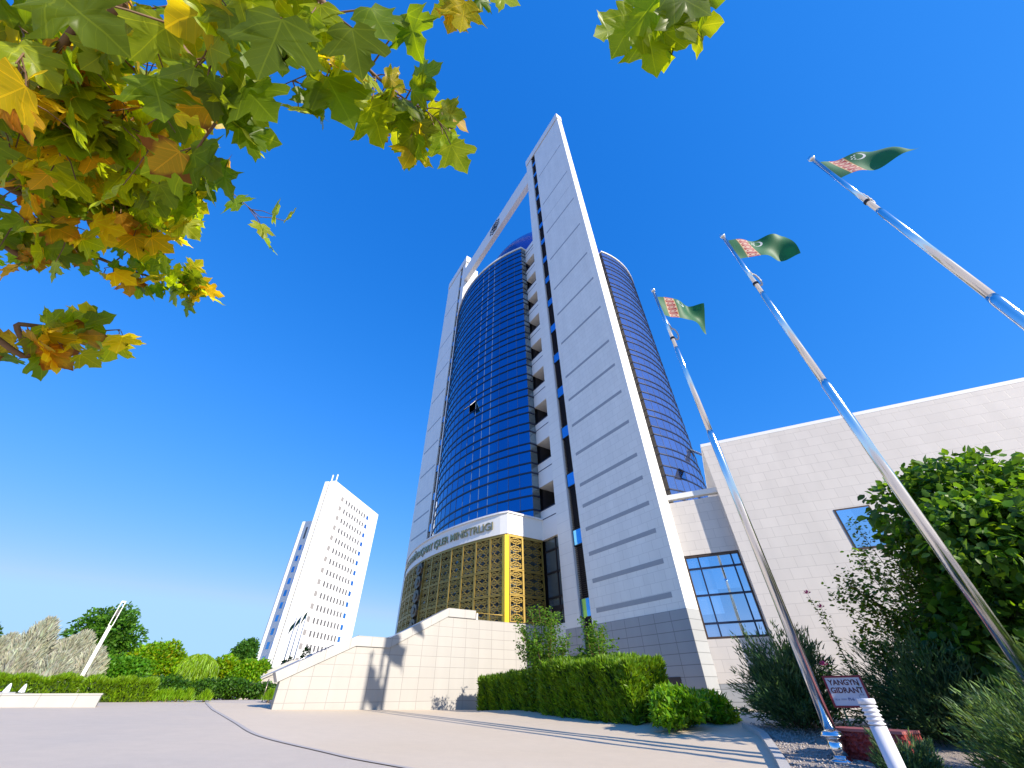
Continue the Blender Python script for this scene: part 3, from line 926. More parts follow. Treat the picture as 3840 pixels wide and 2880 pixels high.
def cheek(x0, x1, parent, xo0, xo1):
    """side wall under a wider sloping coping; x0..x1 wall, xo0..xo1 coping"""
    poly = [(0.0, -0.6)] + [(max(a, 0.0), z - CT - (0.0 if a > 0 else -0.12)) for a, z in prof] + [(8.33, 4.02), (-YA - 0.02, 4.02), (-YA - 0.02, -0.6)]
    mb = MB(); mb.prism([(x0, YA + a, z) for a, z in poly], (x1 - x0, 0, 0))
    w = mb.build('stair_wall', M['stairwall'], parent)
    mb = MB()
    top = prof; bot = [(a - (0.10 if i == 0 else 0), z - CT) for i, (a, z) in enumerate(prof)]
    bot[0] = (-0.10, 1.42)
    for i in range(len(top) - 1):
        q = [(top[i][0], top[i][1]), (top[i + 1][0], top[i + 1][1]), (bot[i + 1][0], bot[i + 1][1]), (bot[i][0], bot[i][1])]
        mb.prism([(xo0, YA + a, z) for a, z in q], (xo1 - xo0, 0, 0))
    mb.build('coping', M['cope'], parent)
    return w


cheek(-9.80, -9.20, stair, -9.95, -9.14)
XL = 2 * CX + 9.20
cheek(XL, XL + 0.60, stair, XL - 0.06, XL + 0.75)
# the steps between the walls
mb = MB(); z = gz(*TL(CX, YA)[:2]) - 0.05; poly = []; y = YA + 0.15
a0 = y; poly.append((y, -0.6)); k = 0
zz = 0.55
while zz < 1.95:
    poly.append((y, zz)); zz += 0.15; poly.append((y, zz)); y += 0.315; k += 1
yl = YA + 4.1
poly.append((yl, zz)); y = yl
while zz < 4.0 - 0.01:
    poly.append((y, zz)); zz = min(4.0, zz + 0.15); poly.append((y, zz)); y += 0.24
poly.append((-5.9, 4.0)); poly.append((-5.9, -0.6))
NW = 5
for q in range(NW):
    xa = XL + 0.6 + 0.003 + (-9.80 - XL - 0.6) * q / NW; xb = XL + 0.6 - 0.003 + (-9.80 - XL - 0.6) * (q + 1) / NW
mb.prism([(XL + 0.6, a, b) for a, b in poly], (-9.80 - XL - 0.6, 0, 0))
mb.build('flight_of_steps', M['pink_granite'], stair)
mb = MB(); mb.box(XL + 0.6, -9.80, -5.9, -0.02, 3.5, 4.0); mb.build('terrace_floor', M['white'], stair)
# handrail at the foot of the steps
for xr in (-10.35, -10.9 - 4.2):
    hr = []
    for a in (0.25, 0.95, 1.65, 2.35):
        zb = 0.6 + max(0, int((a - 0.15) / 0.315) + 1) * 0.15
        mb = MB(); mb.tube([(xr, YA + a, zb), (xr, YA + a, zb + 0.92)], 0.022, 8); hr.append(mb.build('handrail_post', M['steel_dark'], stair))
    mb = MB(); mb.tube([(xr, YA - 0.15, 0.78 + 0.92), (xr, YA + 2.9, 0.78 + 0.92 + 0.476 * 3.05)], 0.026, 8); mb.build('handrail', M['steel'], stair)
# slim gold railing on the terrace wall
mb = MB(); mb.tube([(-9.42, YA + 8.36, 4.36), (-9.42, -0.05, 4.36)], 0.028, 8); mb.build('terrace_railing', M['gold'], stair)
for a in (8.55, 10.38, 12.2):
    mb = MB(); mb.box(-9.46, -9.38, YA + a - 0.04, YA + a + 0.04, 4.02, 4.34); mb.build('railing_post', M['concrete_white'] if a < 9 else M['gold_bright'], stair)

# ------------------------------------------------------------------ link wall with the tall window, and the annex
WN = Vector((-0.41945208, -0.90777748, 0)); WD = Vector((0.90777748, -0.41945208, 0))
W0 = Vector((7.8327259, 18.21751333, 0))
W_RZ = math.atan2(WD.y, WD.x)                         # local x to the right, local y away from the camera
link = empty('link_building', tuple(W0), W_RZ, label='narrow pale stone link wall with a tall sky mirroring window between tower and annex', cat='building')
mb = MB()
for x0, x1, z0, z1 in ((-0.45, 0.0, 0.2, 8.25), (2.24, 2.60, 0.2, 8.25), (0.0, 2.24, 5.80, 8.25), (0.0, 2.24, 0.2, 2.66)): mb.box(x0, x1, 0, 0.4, z0, z1)
mb.build('wall', M['annex'], link)
MB().box(-0.40, 2.26, -0.05, -0.002, 1.27, 1.40).build('ledge', M['annex'], link)
MB().box(-0.40, 2.26, -0.04, -0.002, 0.2, 1.27).build('plinth', M['granite'], link)
mb = MB(); mb.box(-0.45, 2.4, -0.02, 0.26, 8.42, 8.66); mb.build('roof_beam', M['white'], link)
wf = MB()
for x0, x1 in ((0.0, 0.07), (2.17, 2.24)): wf.box(x0, x1, 0.03, 0.16, 2.66, 5.80)
wf.box(0.07, 2.17, 0.03, 0.16, 2.66, 2.74); wf.box(0.07, 2.17, 0.03, 0.16, 5.72, 5.80)
wnd = wf.build('tall_window', M['brown'], link)
mb = MB()
for q in (0.56, 1.90): mb.box(q - 0.03, q + 0.03, 0.09, 0.14, 2.74, 5.72)
for q in (3.20, 4.21, 5.25): mb.box(0.07, 2.17, 0.085, 0.145, q - 0.035, q + 0.035)
mb.build('glazing_bar', M['mullion'], wnd)
MB().box(0.05, 2.19, 0.14, 0.17, 2.70, 5.76).build('pane', M['glass_hall'], wnd)
MB().box(-0.45, 2.60, 0.4, 5.0, 0.2, 8.0).build('rear_block', M['annex'], link)

annex = empty('annex_hall', tuple(W0 - WD * 0 + WN * 0.45), W_RZ, label='big windowless cream stone hall filling the right side behind the bushes', cat='building')
mb = MB(); mb.box(2.26, 30.0, 0, 9.0, -1.2, 10.62); mb.build('wall', M['annex'], annex)
MB().box(2.255, 30.05, -0.008, 9.05, 10.62, 10.78).build('parapet_coping', M['white'], annex)
wf = MB(); wf.box(6.1, 7.3, -0.02, 0.06, 5.2, 6.75); wq = wf.build('window', M['brown'], annex)
MB().box(6.16, 7.24, -0.03, -0.02, 5.26, 6.69).build('pane', M['glass_hall'], wq)

# ------------------------------------------------------------------ far office slab beyond the stairs
FS = 2.05
F0 = Vector((-42.05 * FS, 85.19 * FS, 1 - FS)); FD = Vector((0.1805, 0.98357, 0)); FRZ = math.atan2(FD.y, FD.x)
far = empty('distant_office_slab', tuple(F0), FRZ, label='distant tall white office slab with rows of slit windows seen left of the tower', cat='office block')
# local x along the lit face (away), local y to the left
mb = MB(); mb.box(0, 22.8, 0.0, 1.6, 0, 41.2); mb.build('wall', M['white'], far)
mb = MB(); mb.box(0, 22.8, 1.95, 2.85, 0, 41.2); mb.box(0.5, 22.5, 1.6, 1.95, 0, 40.9); mb.build('rear_wall', M['white'], far)
MB().box(0.44, 0.5, 1.62, 1.93, 0, 40.8).build('slot_glass', M['glass_slot'], far)
dark = plain('grey_slit_glass', (0.11, 0.105, 0.10), 0.5)
pale = plain('loggia_shade_grey', (0.27, 0.255, 0.24), 0.7)
for r_ in range(16):
    zt = 38.84 - 2.29 * r_
    MB().box(3.95, 5.0, -0.012, 0.2, zt - 1.0, zt).build('window', pale, far)  # shaded loggia recess drawn as a flat grey patch
    for k in range(8):
        x = 6.12 + 1.335 * k
        MB().box(x, x + 0.62, -0.015, 0.2, zt - 1.08, zt).build('window', dark, far)
    MB().box(16.9, 17.95, -0.015, 0.2, zt - 1.0, zt).build('window', M['glass_slot'], far)
far.scale = (FS, FS, FS)
# lower block behind on the left
mb = MB(); mb.box(3.2, 20.0, 2.85, 7.9, 0, 33.0); mb.box(4.2, 19.0, 7.9, 8.9, 0, 31.2); mb.build('lower_block', M['white'], far)
for r_ in range(11):
    zt = 27.6 - 2.29 * r_
    for y in (4.9, 6.0): MB().box(3.17, 3.3, y, y + 0.6, zt - 1.15, zt).build('window', M['glass_slot'], far)
for y in (4.9, 6.0): MB().box(3.17, 3.3, y, y + 0.4, 29.0, 31.6).build('window', dark, far)
for y in (0.55, 1.8):
    mb = MB(); mb.tube([(0.8, y, 41.2), (0.8, y, 43.2)], 0.16, 8); mb.build('roof_mast', M['white'], far)

# low white pavilion with two masts, far beyond the trees
pv = empty('far_pavilion', (-116.0, 185.0, -0.4), R(35), label='far low white roofed building with slim masts behind the lime tree', cat='building')
MB().box(-6, 6, 0, 8, 0, 7.2).build('wall', M['white'], pv)
MB().box(-4, 4, -0.1, 0, 4.2, 6.0).build('green_sign', plain('green_sign', (0.25, 0.55, 0.12), 0.5), pv)
MB().box(-6.5, 6.5, -0.6, 8.5, 7.2, 8.0).build('roof', M['white'], pv)
for x in (-5, 5):
    mb = MB(); mb.tube([(x, 0, 0), (x, 0, 13)], 0.3, 8); mb.build('mast', M['white'], pv)

# ------------------------------------------------------------------ low wall, fountain jets and lamp on the left
lw0 = Vector((-13.92, 16.55, 0)); lwd = Vector((-0.80, -0.60, 0)).normalized(); lwn = Vector((0.6, -0.8, 0))
o = MB()
L_ = 16.0
zb = gz(lw0.x, lw0.y)
o.obox(lw0 + Vector((0, 0, zb - 0.3)), lwd * L_, -lwn * 0.5, (0, 0, 0.62))
o.obox(lw0 + lwn * 0.02 + Vector((0, 0, zb + 0.32)) - lwd * 0.02, lwd * L_, -lwn * 0.56, (0, 0, 0.045))
tag(o.build('basin_wall', M['cope']), 'low white stone basin wall at the left edge of the plaza', 'low wall')
bz = gz(-15, 16) + 0.34
tag(MB().obox(lw0 - lwn * 0.56 + lwd * 2.2 + Vector((0, 0, bz - 0.06)), lwd * 14, -lwn * 3.0, (0, 0, 0.10)).build('basin_water', plain('basin_water', (0.30, 0.31, 0.33), 0.08)), kind='structure')
jets = [((75, 447, 22), 'white fountain jet nearer the lamp post, before the left hedge'), ((15, 440, 22), 'white fountain jet at the extreme left edge, before the left hedge')]


def cam_point(u_, v_, D):
    """point at plan distance D seen at pixel (u_, v_) of a 1024 wide frame"""
    xx = (u_ * 3.75 - 1910) / 1417.746; yy = -(v_ * 3.75 - 1440) / 1417.746
    d = RT * xx + UP * yy + FW
    return Vector((0, 0, 1)) + d * (D / math.hypot(d.x, d.y))


first = None
for (u_, v_, lab) in ((19.5, 695.0, jets[0][1]), (4.0, 694.5, jets[1][1])):
    p = cam_point(u_, v_, 24.0)
    if first is None:
        mb = MB(); mb.lathe((0, 0, 0), [(0.10, -0.12), (0.10, 0.0), (0.085, 0.1), (0.06, 0.2), (0.03, 0.28), (0.0, 0.31)], 12)
        first = mb.build('fountain_jet', M['water'])
        jo = first
    else:
        jo = first.copy(); col.objects.link(jo)
    jo.location = p
    tag(jo, lab, 'fountain jet', 'white fountain jets')

lp = cam_point(70.5, 696.5, 28.0)
lamp = empty('street_lamp', (lp.x, lp.y, lp.z), R(40), label='slim white street lamp with a slotted head standing behind the basin wall', cat='street lamp')
mb = MB(); mb.box(-0.065, 0.065, -0.09, 0.09, 0.35, 2.55); mb.tube([(0, 0, -0.4), (0, 0, 0.36)], 0.055, 10); mb.build('pole', M['concrete_white'], lamp)
mb = MB()
for x in (-0.085, 0.055): mb.box(x, x + 0.03, -0.10, 0.10, 2.55, 3.5)
mb.box(-0.085, 0.085, -0.10, 0.10, 3.5, 3.56); hd = mb.build('head_frame', M['concrete_white'], lamp)
MB().box(-0.05, 0.05, -0.07, 0.07, 2.95, 3.2).build('lamp_box', M['black'], hd)

# ------------------------------------------------------------------ flagpoles and flags
POLES = [(5.51, 8.89), (7.16, 6.65), (8.69, 4.30)]
PT = 12.845
PLAB = ['steel flagpole beside the hydrant sign, leftmost and seen down to its ringed base', 'steel flagpole in the middle of the three, crossing the large green bush', 'steel flagpole at the far right, its top highest in the picture']


def make_pole():
    root = empty('flagpole', (0, 0, 0))
    H = PT
    MB().lathe((0, 0, 0), [(0.19, -0.25), (0.19, 0.02), (0.185, 0.035), (0.14, 0.05), (0.128, 0.07)], 32).build('base_flange', M['steel'], root)
    MB().lathe((0, 0, 0), [(0.118, 0.05), (0.113, 0.31)], 32).build('base_sleeve', M['steel'], root)
    MB().lathe((0, 0, 0), [(0.115, 0.30), (0.165, 0.315), (0.178, 0.335), (0.178, 0.35), (0.165, 0.36), (0.16, 0.375), (0.15, 0.39), (0.12, 0.40), (0.097, 0.42)], 36).build('collar', M['steel'], root)
    MB().lathe((0, 0, 0), [(0.093, 0.40), (0.092, 6.30), (0.090, 6.36), (0.074, 6.50)], 40).build('lower_tube', M['steel'], root)
    MB().lathe((0, 0, 0), [(0.073, 6.46), (0.071, 9.55), (0.068, 9.62), (0.056, 9.74)], 32).build('middle_tube', M['steel'], root)
    MB().lathe((0, 0, 0), [(0.055, 9.70), (0.050, H - 0.12)], 28).build('top_tube', M['steel'], root)
    MB().lathe((0, 0, 0), [(0.05, H - 0.13), (0.075, H - 0.10), (0.085, H - 0.05), (0.075, H), (0.04, H + 0.03), (0.0, H + 0.04)], 24).build('finial', M['steel'], root)
    # weighted halyard loop below the flag
    mb = MB(); pts = []
    for i in range(25):
        a = 2 * math.pi * i / 24
        pts.append((0.17 + 0.115 * math.cos(a), 0.02, 10.42 + 0.27 * math.sin(a)))
    for i in range(24):
        mb.tube([pts[i], pts[i + 1]], [0.024, 0.030 if i % 2 else 0.022], 8)
    mb.tube([(0.052, 0.02, H - 1.5), (0.10, 0.02, 10.9), (0.15, 0.02, 10.70)], 0.016, 6)
    for k in range(7): mb.lathe((0.075 + 0.01 * k, 0.02, 11.0 - 0.055 * k), [(0.001, -.02), (0.026, 0), (0.001, .02)], 8)
    mb.build('halyard_loop', M['rope'], root)
    MB().lathe((0, 0, 0), [(0.058, 10.10), (0.075, 10.12), (0.075, 10.18), (0.058, 10.20)], 16).build('rope_clamp', M['black'], root)
    return root


def copy_tree(o, parent=None):
    c = o.copy(); col.objects.link(c); c.parent = parent
    for ch in list(o.children): copy_tree(ch, c)
    return c


proto = make_pole()
for i, (x, y) in enumerate(POLES):
    o = proto if i == 0 else copy_tree(proto)
    o.location = (x, y, gz(x, y) if i == 0 else gz(x, y)); o.rotation_euler = (0, 0, R(10))
    o.location.z = gz(POLES[0][0], POLES[0][1]) if i == 0 else 0.0
    tag(o, PLAB[i], 'flagpole', 'steel flagpoles in a row')


def flag_material():
    mm, n, l, b = mat('green_flag_cloth')
    uv = n.new('ShaderNodeUVMap'); uv.uv_map = 'UVMap'; sx = n.new('ShaderNodeSeparateXYZ'); l.new(uv.outputs['UV'], sx.inputs[0])

    def M_(op, a, b_=None, c=None):
        q = n.new('ShaderNodeMath'); q.operation = op
        for i_, v in enumerate((a, b_, c)):
            if v is None: continue
            if isinstance(v, (int, float)): q.inputs[i_].default_value = v
            else: l.new(v, q.inputs[i_])
        return q.outputs[0]
    U, V = sx.outputs[0], sx.outputs[1]
    stripe = M_('MULTIPLY', M_('GREATER_THAN', U, 0.14), M_('LESS_THAN', U, 0.36))
    # five guls down the carpet stripe
    fv = M_('FRACT', M_('MULTIPLY', V, 5.0)); du = M_('MULTIPLY', M_('ABSOLUTE', M_('SUBTRACT', U, 0.25)), 8.2); dv = M_('MULTIPLY', M_('ABSOLUTE', M_('SUBTRACT', fv, 0.5)), 2.3)
    r_ = M_('MAXIMUM', M_('MAXIMUM', du, dv), M_('MULTIPLY', M_('ADD', du, dv), 0.72))
    ring = M_('MULTIPLY', M_('LESS_THAN', r_, 0.78), M_('GREATER_THAN', r_, 0.58)); dot = M_('LESS_THAN', r_, 0.30)
    gul = M_('MAXIMUM', ring, dot)
    edge = M_('LESS_THAN', M_('ABSOLUTE', M_('SUBTRACT', M_('ABSOLUTE', M_('SUBTRACT', U, 0.25)), 0.097)), 0.008)

    def circ(cx_, cy_, rr): 
        a = M_('SUBTRACT', U, cx_); d = M_('SUBTRACT', V, cy_)
        return M_('LESS_THAN', M_('ADD', M_('POWER', M_('MULTIPLY', a, 1.5), 2.0), M_('POWER', d, 2.0)), rr * rr)
    cres = M_('MULTIPLY', circ(0.50, 0.80, 0.13), M_('SUBTRACT', 1.0, circ(0.478, 0.815, 0.12)))
    stars = None
    for a, d in ((0.43, 0.88), (0.47, 0.90), (0.45, 0.82), (0.41, 0.79), (0.44, 0.74)):
        q = circ(a, d, 0.020); stars = q if stars is None else M_('MAXIMUM', stars, q)
    white = M_('MAXIMUM', cres, stars)

    def mixc(f, A, B):
        q = n.new('ShaderNodeMix'); q.data_type = 'RGBA'; l.new(f, q.inputs['Factor'])
        for s_, v in (('A', A), ('B', B)):
            if isinstance(v, tuple): q.inputs[s_].default_value = (*v, 1)
            else: l.new(v, q.inputs[s_])
        return q.outputs['Result']
    c = mixc(stripe, (0.004, 0.13, 0.04), (0.33, 0.02, 0.025))
    c = mixc(M_('MULTIPLY', stripe, edge), c, (0.55, 0.40, 0.15)); c = mixc(M_('MULTIPLY', stripe, gul), c, (0.62, 0.50, 0.38)); c = mixc(white, c, (0.75, 0.75, 0.75))
    l.new(c, b.inputs['Base Color']); b.inputs['Roughness'].default_value = 0.55; b.inputs['Sheen Weight'].default_value = 0.2
    tr = n.new('ShaderNodeBsdfTranslucent'); l.new(c, tr.inputs['Color'])
    mx = n.new('ShaderNodeMixShader'); mx.inputs['Fac'].default_value = 0.38
    l.new(b.outputs[0], mx.inputs[1]); l.new(tr.outputs[0], mx.inputs[2]); l.new(mx.outputs[0], n['Material Output'].inputs['Surface'])
    return mm


M['flag'] = flag_material()


def flag(i, fly, drop, lab, seed, fold):
    x, y = POLES[i]; top = Vector((x, y, 12.49)); H = 1.05
    f = Vector(fly); L = f.length; d = f / L; side = Vector((-d.y, d.x, 0)).normalized(); nu, nv = 36, 20
    V = []; UV = []
    for j in range(nv + 1):
        for k in range(nu + 1):
            u_, v_ = k / nu, j / nv
            dr = drop * (u_ ** 1.3) * (0.55 + 0.45 * (1 - v_)) * 0.5 + drop * 0.5 * u_ ** 1.5
            w = 0.13 * math.sin(7.5 * u_ + 2.2 * v_ + seed) * u_ ** 0.7 + 0.07 * math.sin(13 * u_ - 3 * v_ + 2 * seed) * u_ + fold * (1 - v_) * u_ * 0.35
            sq = 1 - 0.30 * u_ * (0.6 + 0.4 * math.sin(3 * u_ + seed))
            p = top + d * (0.06 + u_ * L) + side * w + Vector((0, 0, -H * (1 - v_) * sq - dr))
            V.append(p); UV.append((u_, v_))
    F = [(j * (nu + 1) + k, j * (nu + 1) + k + 1, (j + 1) * (nu + 1) + k + 1, (j + 1) * (nu + 1) + k) for j in range(nv) for k in range(nu)]
    o = arrays_mesh('flag', [tuple(p - top) for p in V], F, M['flag'], smooth=True)
    uvl = o.data.uv_layers.new(name='UVMap'); lv = np.empty(len(o.data.loops), np.int32); o.data.loops.foreach_get('vertex_index', lv)
    uvl.data.foreach_set('uv', np.array(UV, np.float32)[lv].ravel())
    o.location = top
    return tag(o, lab, 'flag', 'green flags with a red carpet stripe')


flag(0, (1.55, 0.10, 0), 0.62, 'green flag with red carpet stripe on the leftmost flagpole, curling at its tail', 0.6, 0.6)
flag(1, (1.60, -0.25, 0), 0.30, 'green flag with red carpet stripe on the middle flagpole, spread almost flat', 2.4, 0.2)
flag(2, (1.45, -0.42, 0), 0.45, 'dark green flag folded over on the right flagpole, its red stripe in shade', 4.1, -0.9)

# ------------------------------------------------------------------ hydrant sign, red stone, bollard lamp
sl = cam_point(824.5, 678.5, 11.5)          # top left corner of the board
sr_ = cam_point(857, 676.5, 11.5)
tx = (sr_ - sl); tx.z = 0; SWd = tx.length; tx.normalize()
sgn = empty('hydrant_sign', (sl.x, sl.y, 0), math.atan2(tx.y, tx.x), label='white board sign reading YANGYN GIDRANT with maroon frame on green posts', cat='sign')
zt_, zb_ = 1.225, 0.80
MB().box(0, 0.56, 0.0, 0.02, zb_, zt_).build('sign_board', M['signwhite'], sgn)
mb = MB()
mb.box(-0.035, 0.0, -0.012, 0.035, zb_ - 0.03, zt_ + 0.03); mb.box(0.56, 0.595, -0.012, 0.035, zb_ - 0.03, zt_ + 0.03)
mb.box(0.0, 0.56, -0.012, 0.035, zb_ - 0.03, zb_); mb.box(0.0, 0.56, -0.012, 0.035, zt_, zt_ + 0.03)
mb.build('sign_frame', M['maroon'], sgn)
for x in (0.08, 0.48): MB().box(x, x + 0.03, 0.035, 0.065, 0.0, zt_).build('post', M['greenpost'], sgn)


def sign_text(body, size, x, z, material, bold=0.0, name='lettering'):
    V, F = text_mesh(body, size, 0.002, 'CENTER', bold)
    mb = MB(); mb.v = [(v[0] + x, -0.003 - v[2], v[1] + z) for v in V]; mb.f = [tuple(f) for f in F]; mb.m = [0] * len(F); mb.sm = [False] * len(F)
    return mb.build(name, material, sgn)


sign_text('YANGYN', 0.118, 0.28, zt_ - 0.115, M['signtext'], 0.003)
sign_text('GIDRANT', 0.118, 0.28, zt_ - 0.235, M['signtext'], 0.003)
sign_text('PI-6', 0.062, 0.29, zb_ + 0.075, M['signblue'], 0.001)
sign_text('PI-4', 0.042, 0.07, zb_ + 0.075, M['signblue'])
sign_text('PI-8', 0.042, 0.49, zb_ + 0.15, M['signblue'])
mb = MB()
for z_ in (0.085, 0.098): mb.box(0.13, 0.215, -0.004, 0.0, zb_ + z_, zb_ + z_ + 0.004)
mb.box(0.37, 0.44, -0.004, 0.0, zb_ + 0.09, zb_ + 0.095); mb.box(0.436, 0.441, -0.004, 0.0, zb_ + 0.09, zb_ + 0.16)
mb.build('arrow_marks', M['signblue'], sgn)

rb = cam_point(831, 738, 10.75); rb2 = cam_point(906, 740, 10.1)
dx = (rb2 - rb); dx.z = 0; ln = dx.length; dx.normalize(); nn = Vector((-dx.y, dx.x, 0))
red = empty('red_stone_block', (rb.x, rb.y, 0), math.atan2(dx.y, dx.x), label='long dark red rough faced stone block behind the bollard lamp', cat='stone block')
mb = MB(); nx_, nz_ = 40, 14; g_ = []
for j in range(nz_ + 1):
    for i in range(nx_ + 1):
        e = min(i, nx_ - i, j, nz_ - j) > 0
        g_.append((ln * i / nx_, -(random.uniform(0.0, 0.055) if e else 0), 0.08 + 0.40 * j / nz_))
for j in range(nz_):
    for i in range(nx_):
        a = j * (nx_ + 1) + i; mb.face([g_[a], g_[a + 1], g_[a + nx_ + 2], g_[a + nx_ + 1]])
mb.box(0, ln, 0.001, 0.42, -0.2, 0.48)
mb.build('rough_face', M['redstone'], red)
MB().box(-0.01, ln + 0.01, -0.03, 0.43, 0.482, 0.52).build('sawn_top', M['redtop'], red)

bp_ = cam_point(865, 698.5, 5.5)
bol = empty('bollard_lamp', (bp_.x, bp_.y, 0), 0, label='short white cylindrical bollard lamp with louvred head in the front right corner', cat='bollard lamp')
bt = bp_.z
MB().lathe((0, 0, 0), [(0.062, -0.1), (0.062, bt - 0.185)], 32).build('shaft', M['bollard'], bol)
MB().lathe((0, 0, 0), [(0.050, bt - 0.19), (0.050, bt - 0.03)], 28).build('lens', M['lens'], bol)
mb = MB(); pr = []
for k in range(5):
    z_ = bt - 0.178 + 0.029 * k
    pr += [(0.053, z_), (0.0655, z_ + 0.003), (0.0655, z_ + 0.009), (0.053, z_ + 0.018)]
mb.lathe((0, 0, 0), pr, 32); mb.build('louvre_ring', M['bollard'], bol)
MB().lathe((0, 0, 0), [(0.06, bt - 0.038), (0.066, bt - 0.034), (0.066, bt - 0.004), (0.063, bt), (0.0, bt + 0.001)], 32).build('cap', M['bollard'], bol)
#--MARK3

# ------------------------------------------------------------------ plants
def unit(v):
    return v / np.maximum(np.linalg.norm(v, axis=-1, keepdims=True), 1e-9)


def frames(d, up=None, roll=None):
    """rotation matrices (n,3,3): columns side, along (d), normal"""
    d = unit(d); n = len(d)
    if up is None: up = np.tile([0, 0, 1.0], (n, 1))
    s = np.cross(d, up); bad = np.linalg.norm(s, axis=1) < 1e-3; s[bad] = [1, 0, 0]; s = unit(s)
    nn = np.cross(s, d)
    if roll is not None:
        c, k = np.cos(roll)[:, None], np.sin(roll)[:, None]
        s, nn = s * c + nn * k, nn * c - s * k
    return np.stack([s, d, nn], -1)


def leaf_batch(P, D, size, tmpl, faces, roll=None, up=None, width=None):
    T = np.asarray(tmpl, float); n = len(P); Rm = frames(D, up, roll)
    L = T[None] * np.asarray(size).reshape(-1, 1, 1)
    if width is not None: L[:, :, 0] *= np.asarray(width).reshape(-1, 1)
    V = np.einsum('nij,nkj->nki', Rm, L) + P[:, None]
    F = (np.asarray(faces)[None] + (np.arange(n) * len(T))[:, None, None]).reshape(-1, len(faces[0]))
    return V.reshape(-1, 3), F


BLADE = ([(-.5, 0, 0), (.5, 0, 0), (.32, .6, .03), (-.32, .6, .03), (0.05, 1, 0), (-.05, 1, 0)], [(0, 1, 2, 3), (3, 2, 4, 5)])
OVAL = ([(0, 0, 0), (.30, .25, .05), (.34, .55, .06), (0, 1, -.04), (-.34, .55, .06), (-.30, .25, .05), (0, .4, 0)], [(0, 1, 2, 6), (6, 2, 3, 3), (0, 6, 4, 5), (6, 3, 3, 4)])
OVAL = ([(0, 0, 0), (.30, .28, .06), (.30, .62, .06), (0, 1, -.05), (-.30, .62, .06), (-.30, .28, .06)], [(0, 1, 2, 3), (0, 3, 4, 5)])


def tints(n, k, cols, probs=None, jit=0.18):
    c = np.asarray(cols, float)[rng.choice(len(cols), n, p=probs)]
    c = c * (1 + rng.normal(0, jit, (n, 1))) * (1 + rng.normal(0, 0.05, (n, 3)))
    return np.repeat(np.clip(c, 0.02, 3), k, 0)


def rand_dir(n):
    return unit(rng.normal(size=(n, 3)))


def blob_points(n, lobes):
    """points in the outer shells of several ellipsoid lobes: (cx,cy,cz,rx,ry,rz)"""
    L = np.asarray(lobes, float); w = (L[:, 3] * L[:, 4] + L[:, 3] * L[:, 5] + L[:, 4] * L[:, 5]); i = rng.choice(len(L), n, p=w / w.sum())
    d = rand_dir(n); r = rng.uniform(0.45, 1.0, n) ** 0.45 * (1 + rng.normal(0, .07, n))
    return L[i, :3] + d * L[i, 3:] * r[:, None], d


def crown_lobes(c, rx, ry, rz, n, spread=0.62, size=0.45):
    out = []
    for k in range(n):
        d = rand_dir(1)[0]; f = rng.uniform(0.3, 1) * spread; s = size * rng.uniform(.7, 1.25)
        out.append((c[0] + d[0] * rx * f, c[1] + d[1] * ry * f, c[2] + d[2] * rz * f, rx * s, ry * s, rz * s))
    return out


def tree_limbs(base, height, spread, n, r0, seed, bend=0.2):
    rs = random.Random(seed); mb = MB()
    pts = [Vector((0, 0, -0.1)) + Vector((rs.uniform(-.04, .04) * k, rs.uniform(-.04, .04) * k, height * 0.62 * k / 5)) for k in range(6)]
    mb.tube(pts, [r0 * (1 - 0.11 * k) for k in range(6)], 9)
    for k in range(n):
        f = rs.uniform(0.3, 1.0); p = pts[int(f * 5)]; a = rs.uniform(0, 6.28); l = rs.uniform(.5, 1) * spread
        q = [p + Vector((math.cos(a) * l * t, math.sin(a) * l * t, height * 0.36 * t * rs.uniform(.6, 1.2) + 0)) + Vector((rs.uniform(-.05, .05), rs.uniform(-.05, .05), 0)) for t in (0, .35, .7, 1)]
        mb.tube(q, [r0 * .45, r0 * .33, r0 * .2, r0 * .08], 6)
    return mb


LG = leafmat('green_leaf', (0.075, 0.16, 0.022), 0.42)
LSIL = leafmat('silver_cypress', (0.40, 0.42, 0.33), 0.18, 0.6, tcol=(0.45, 0.47, 0.33))
LJUN = leafmat('juniper_needle', (0.055, 0.115, 0.042), 0.25, 0.55, tcol=(0.16, 0.26, 0.05))
LHED = leafmat('thuja_spray', (0.10, 0.20, 0.008), 0.26, 0.5, tcol=(0.40, 0.62, 0.015))


def leafy_tree(name, pos, lobes, n, size, tint, label, cat, group=None, shape=OVAL, material=None, trunk=(2.0, 1.0, 8, 0.08), droop=0.25, parent_rz=0, probs=None, jit=0.2, width=None, blobdir=0.8, z0=None):
    base = (pos[0], pos[1], gz(pos[0], pos[1]) if z0 is None else z0)
    root = empty(name, base, parent_rz, label=label, cat=cat, group=group)
    P, d = blob_points(n, lobes)
    P = P[P[:, 2] > 0.03]; d = d[:len(P)]
    D = unit(d * blobdir + rng.normal(0, .6, (len(P), 3)) + np.array([0, 0, -droop]))
    V, F = leaf_batch(P, D, size * rng.uniform(.65, 1.25, len(P)), shape[0], shape[1], rng.uniform(-1.2, 1.2, len(P)), width=width)
    arrays_mesh('crown', V, F, material or LG, root, tints(len(P), len(shape[0]), tint, probs, jit))
    if trunk: tree_limbs((0, 0, 0), trunk[0], trunk[1], trunk[2], trunk[3], int(abs(pos[0] * 100)) % 997).build('trunk', M['bark'], root)
    return root


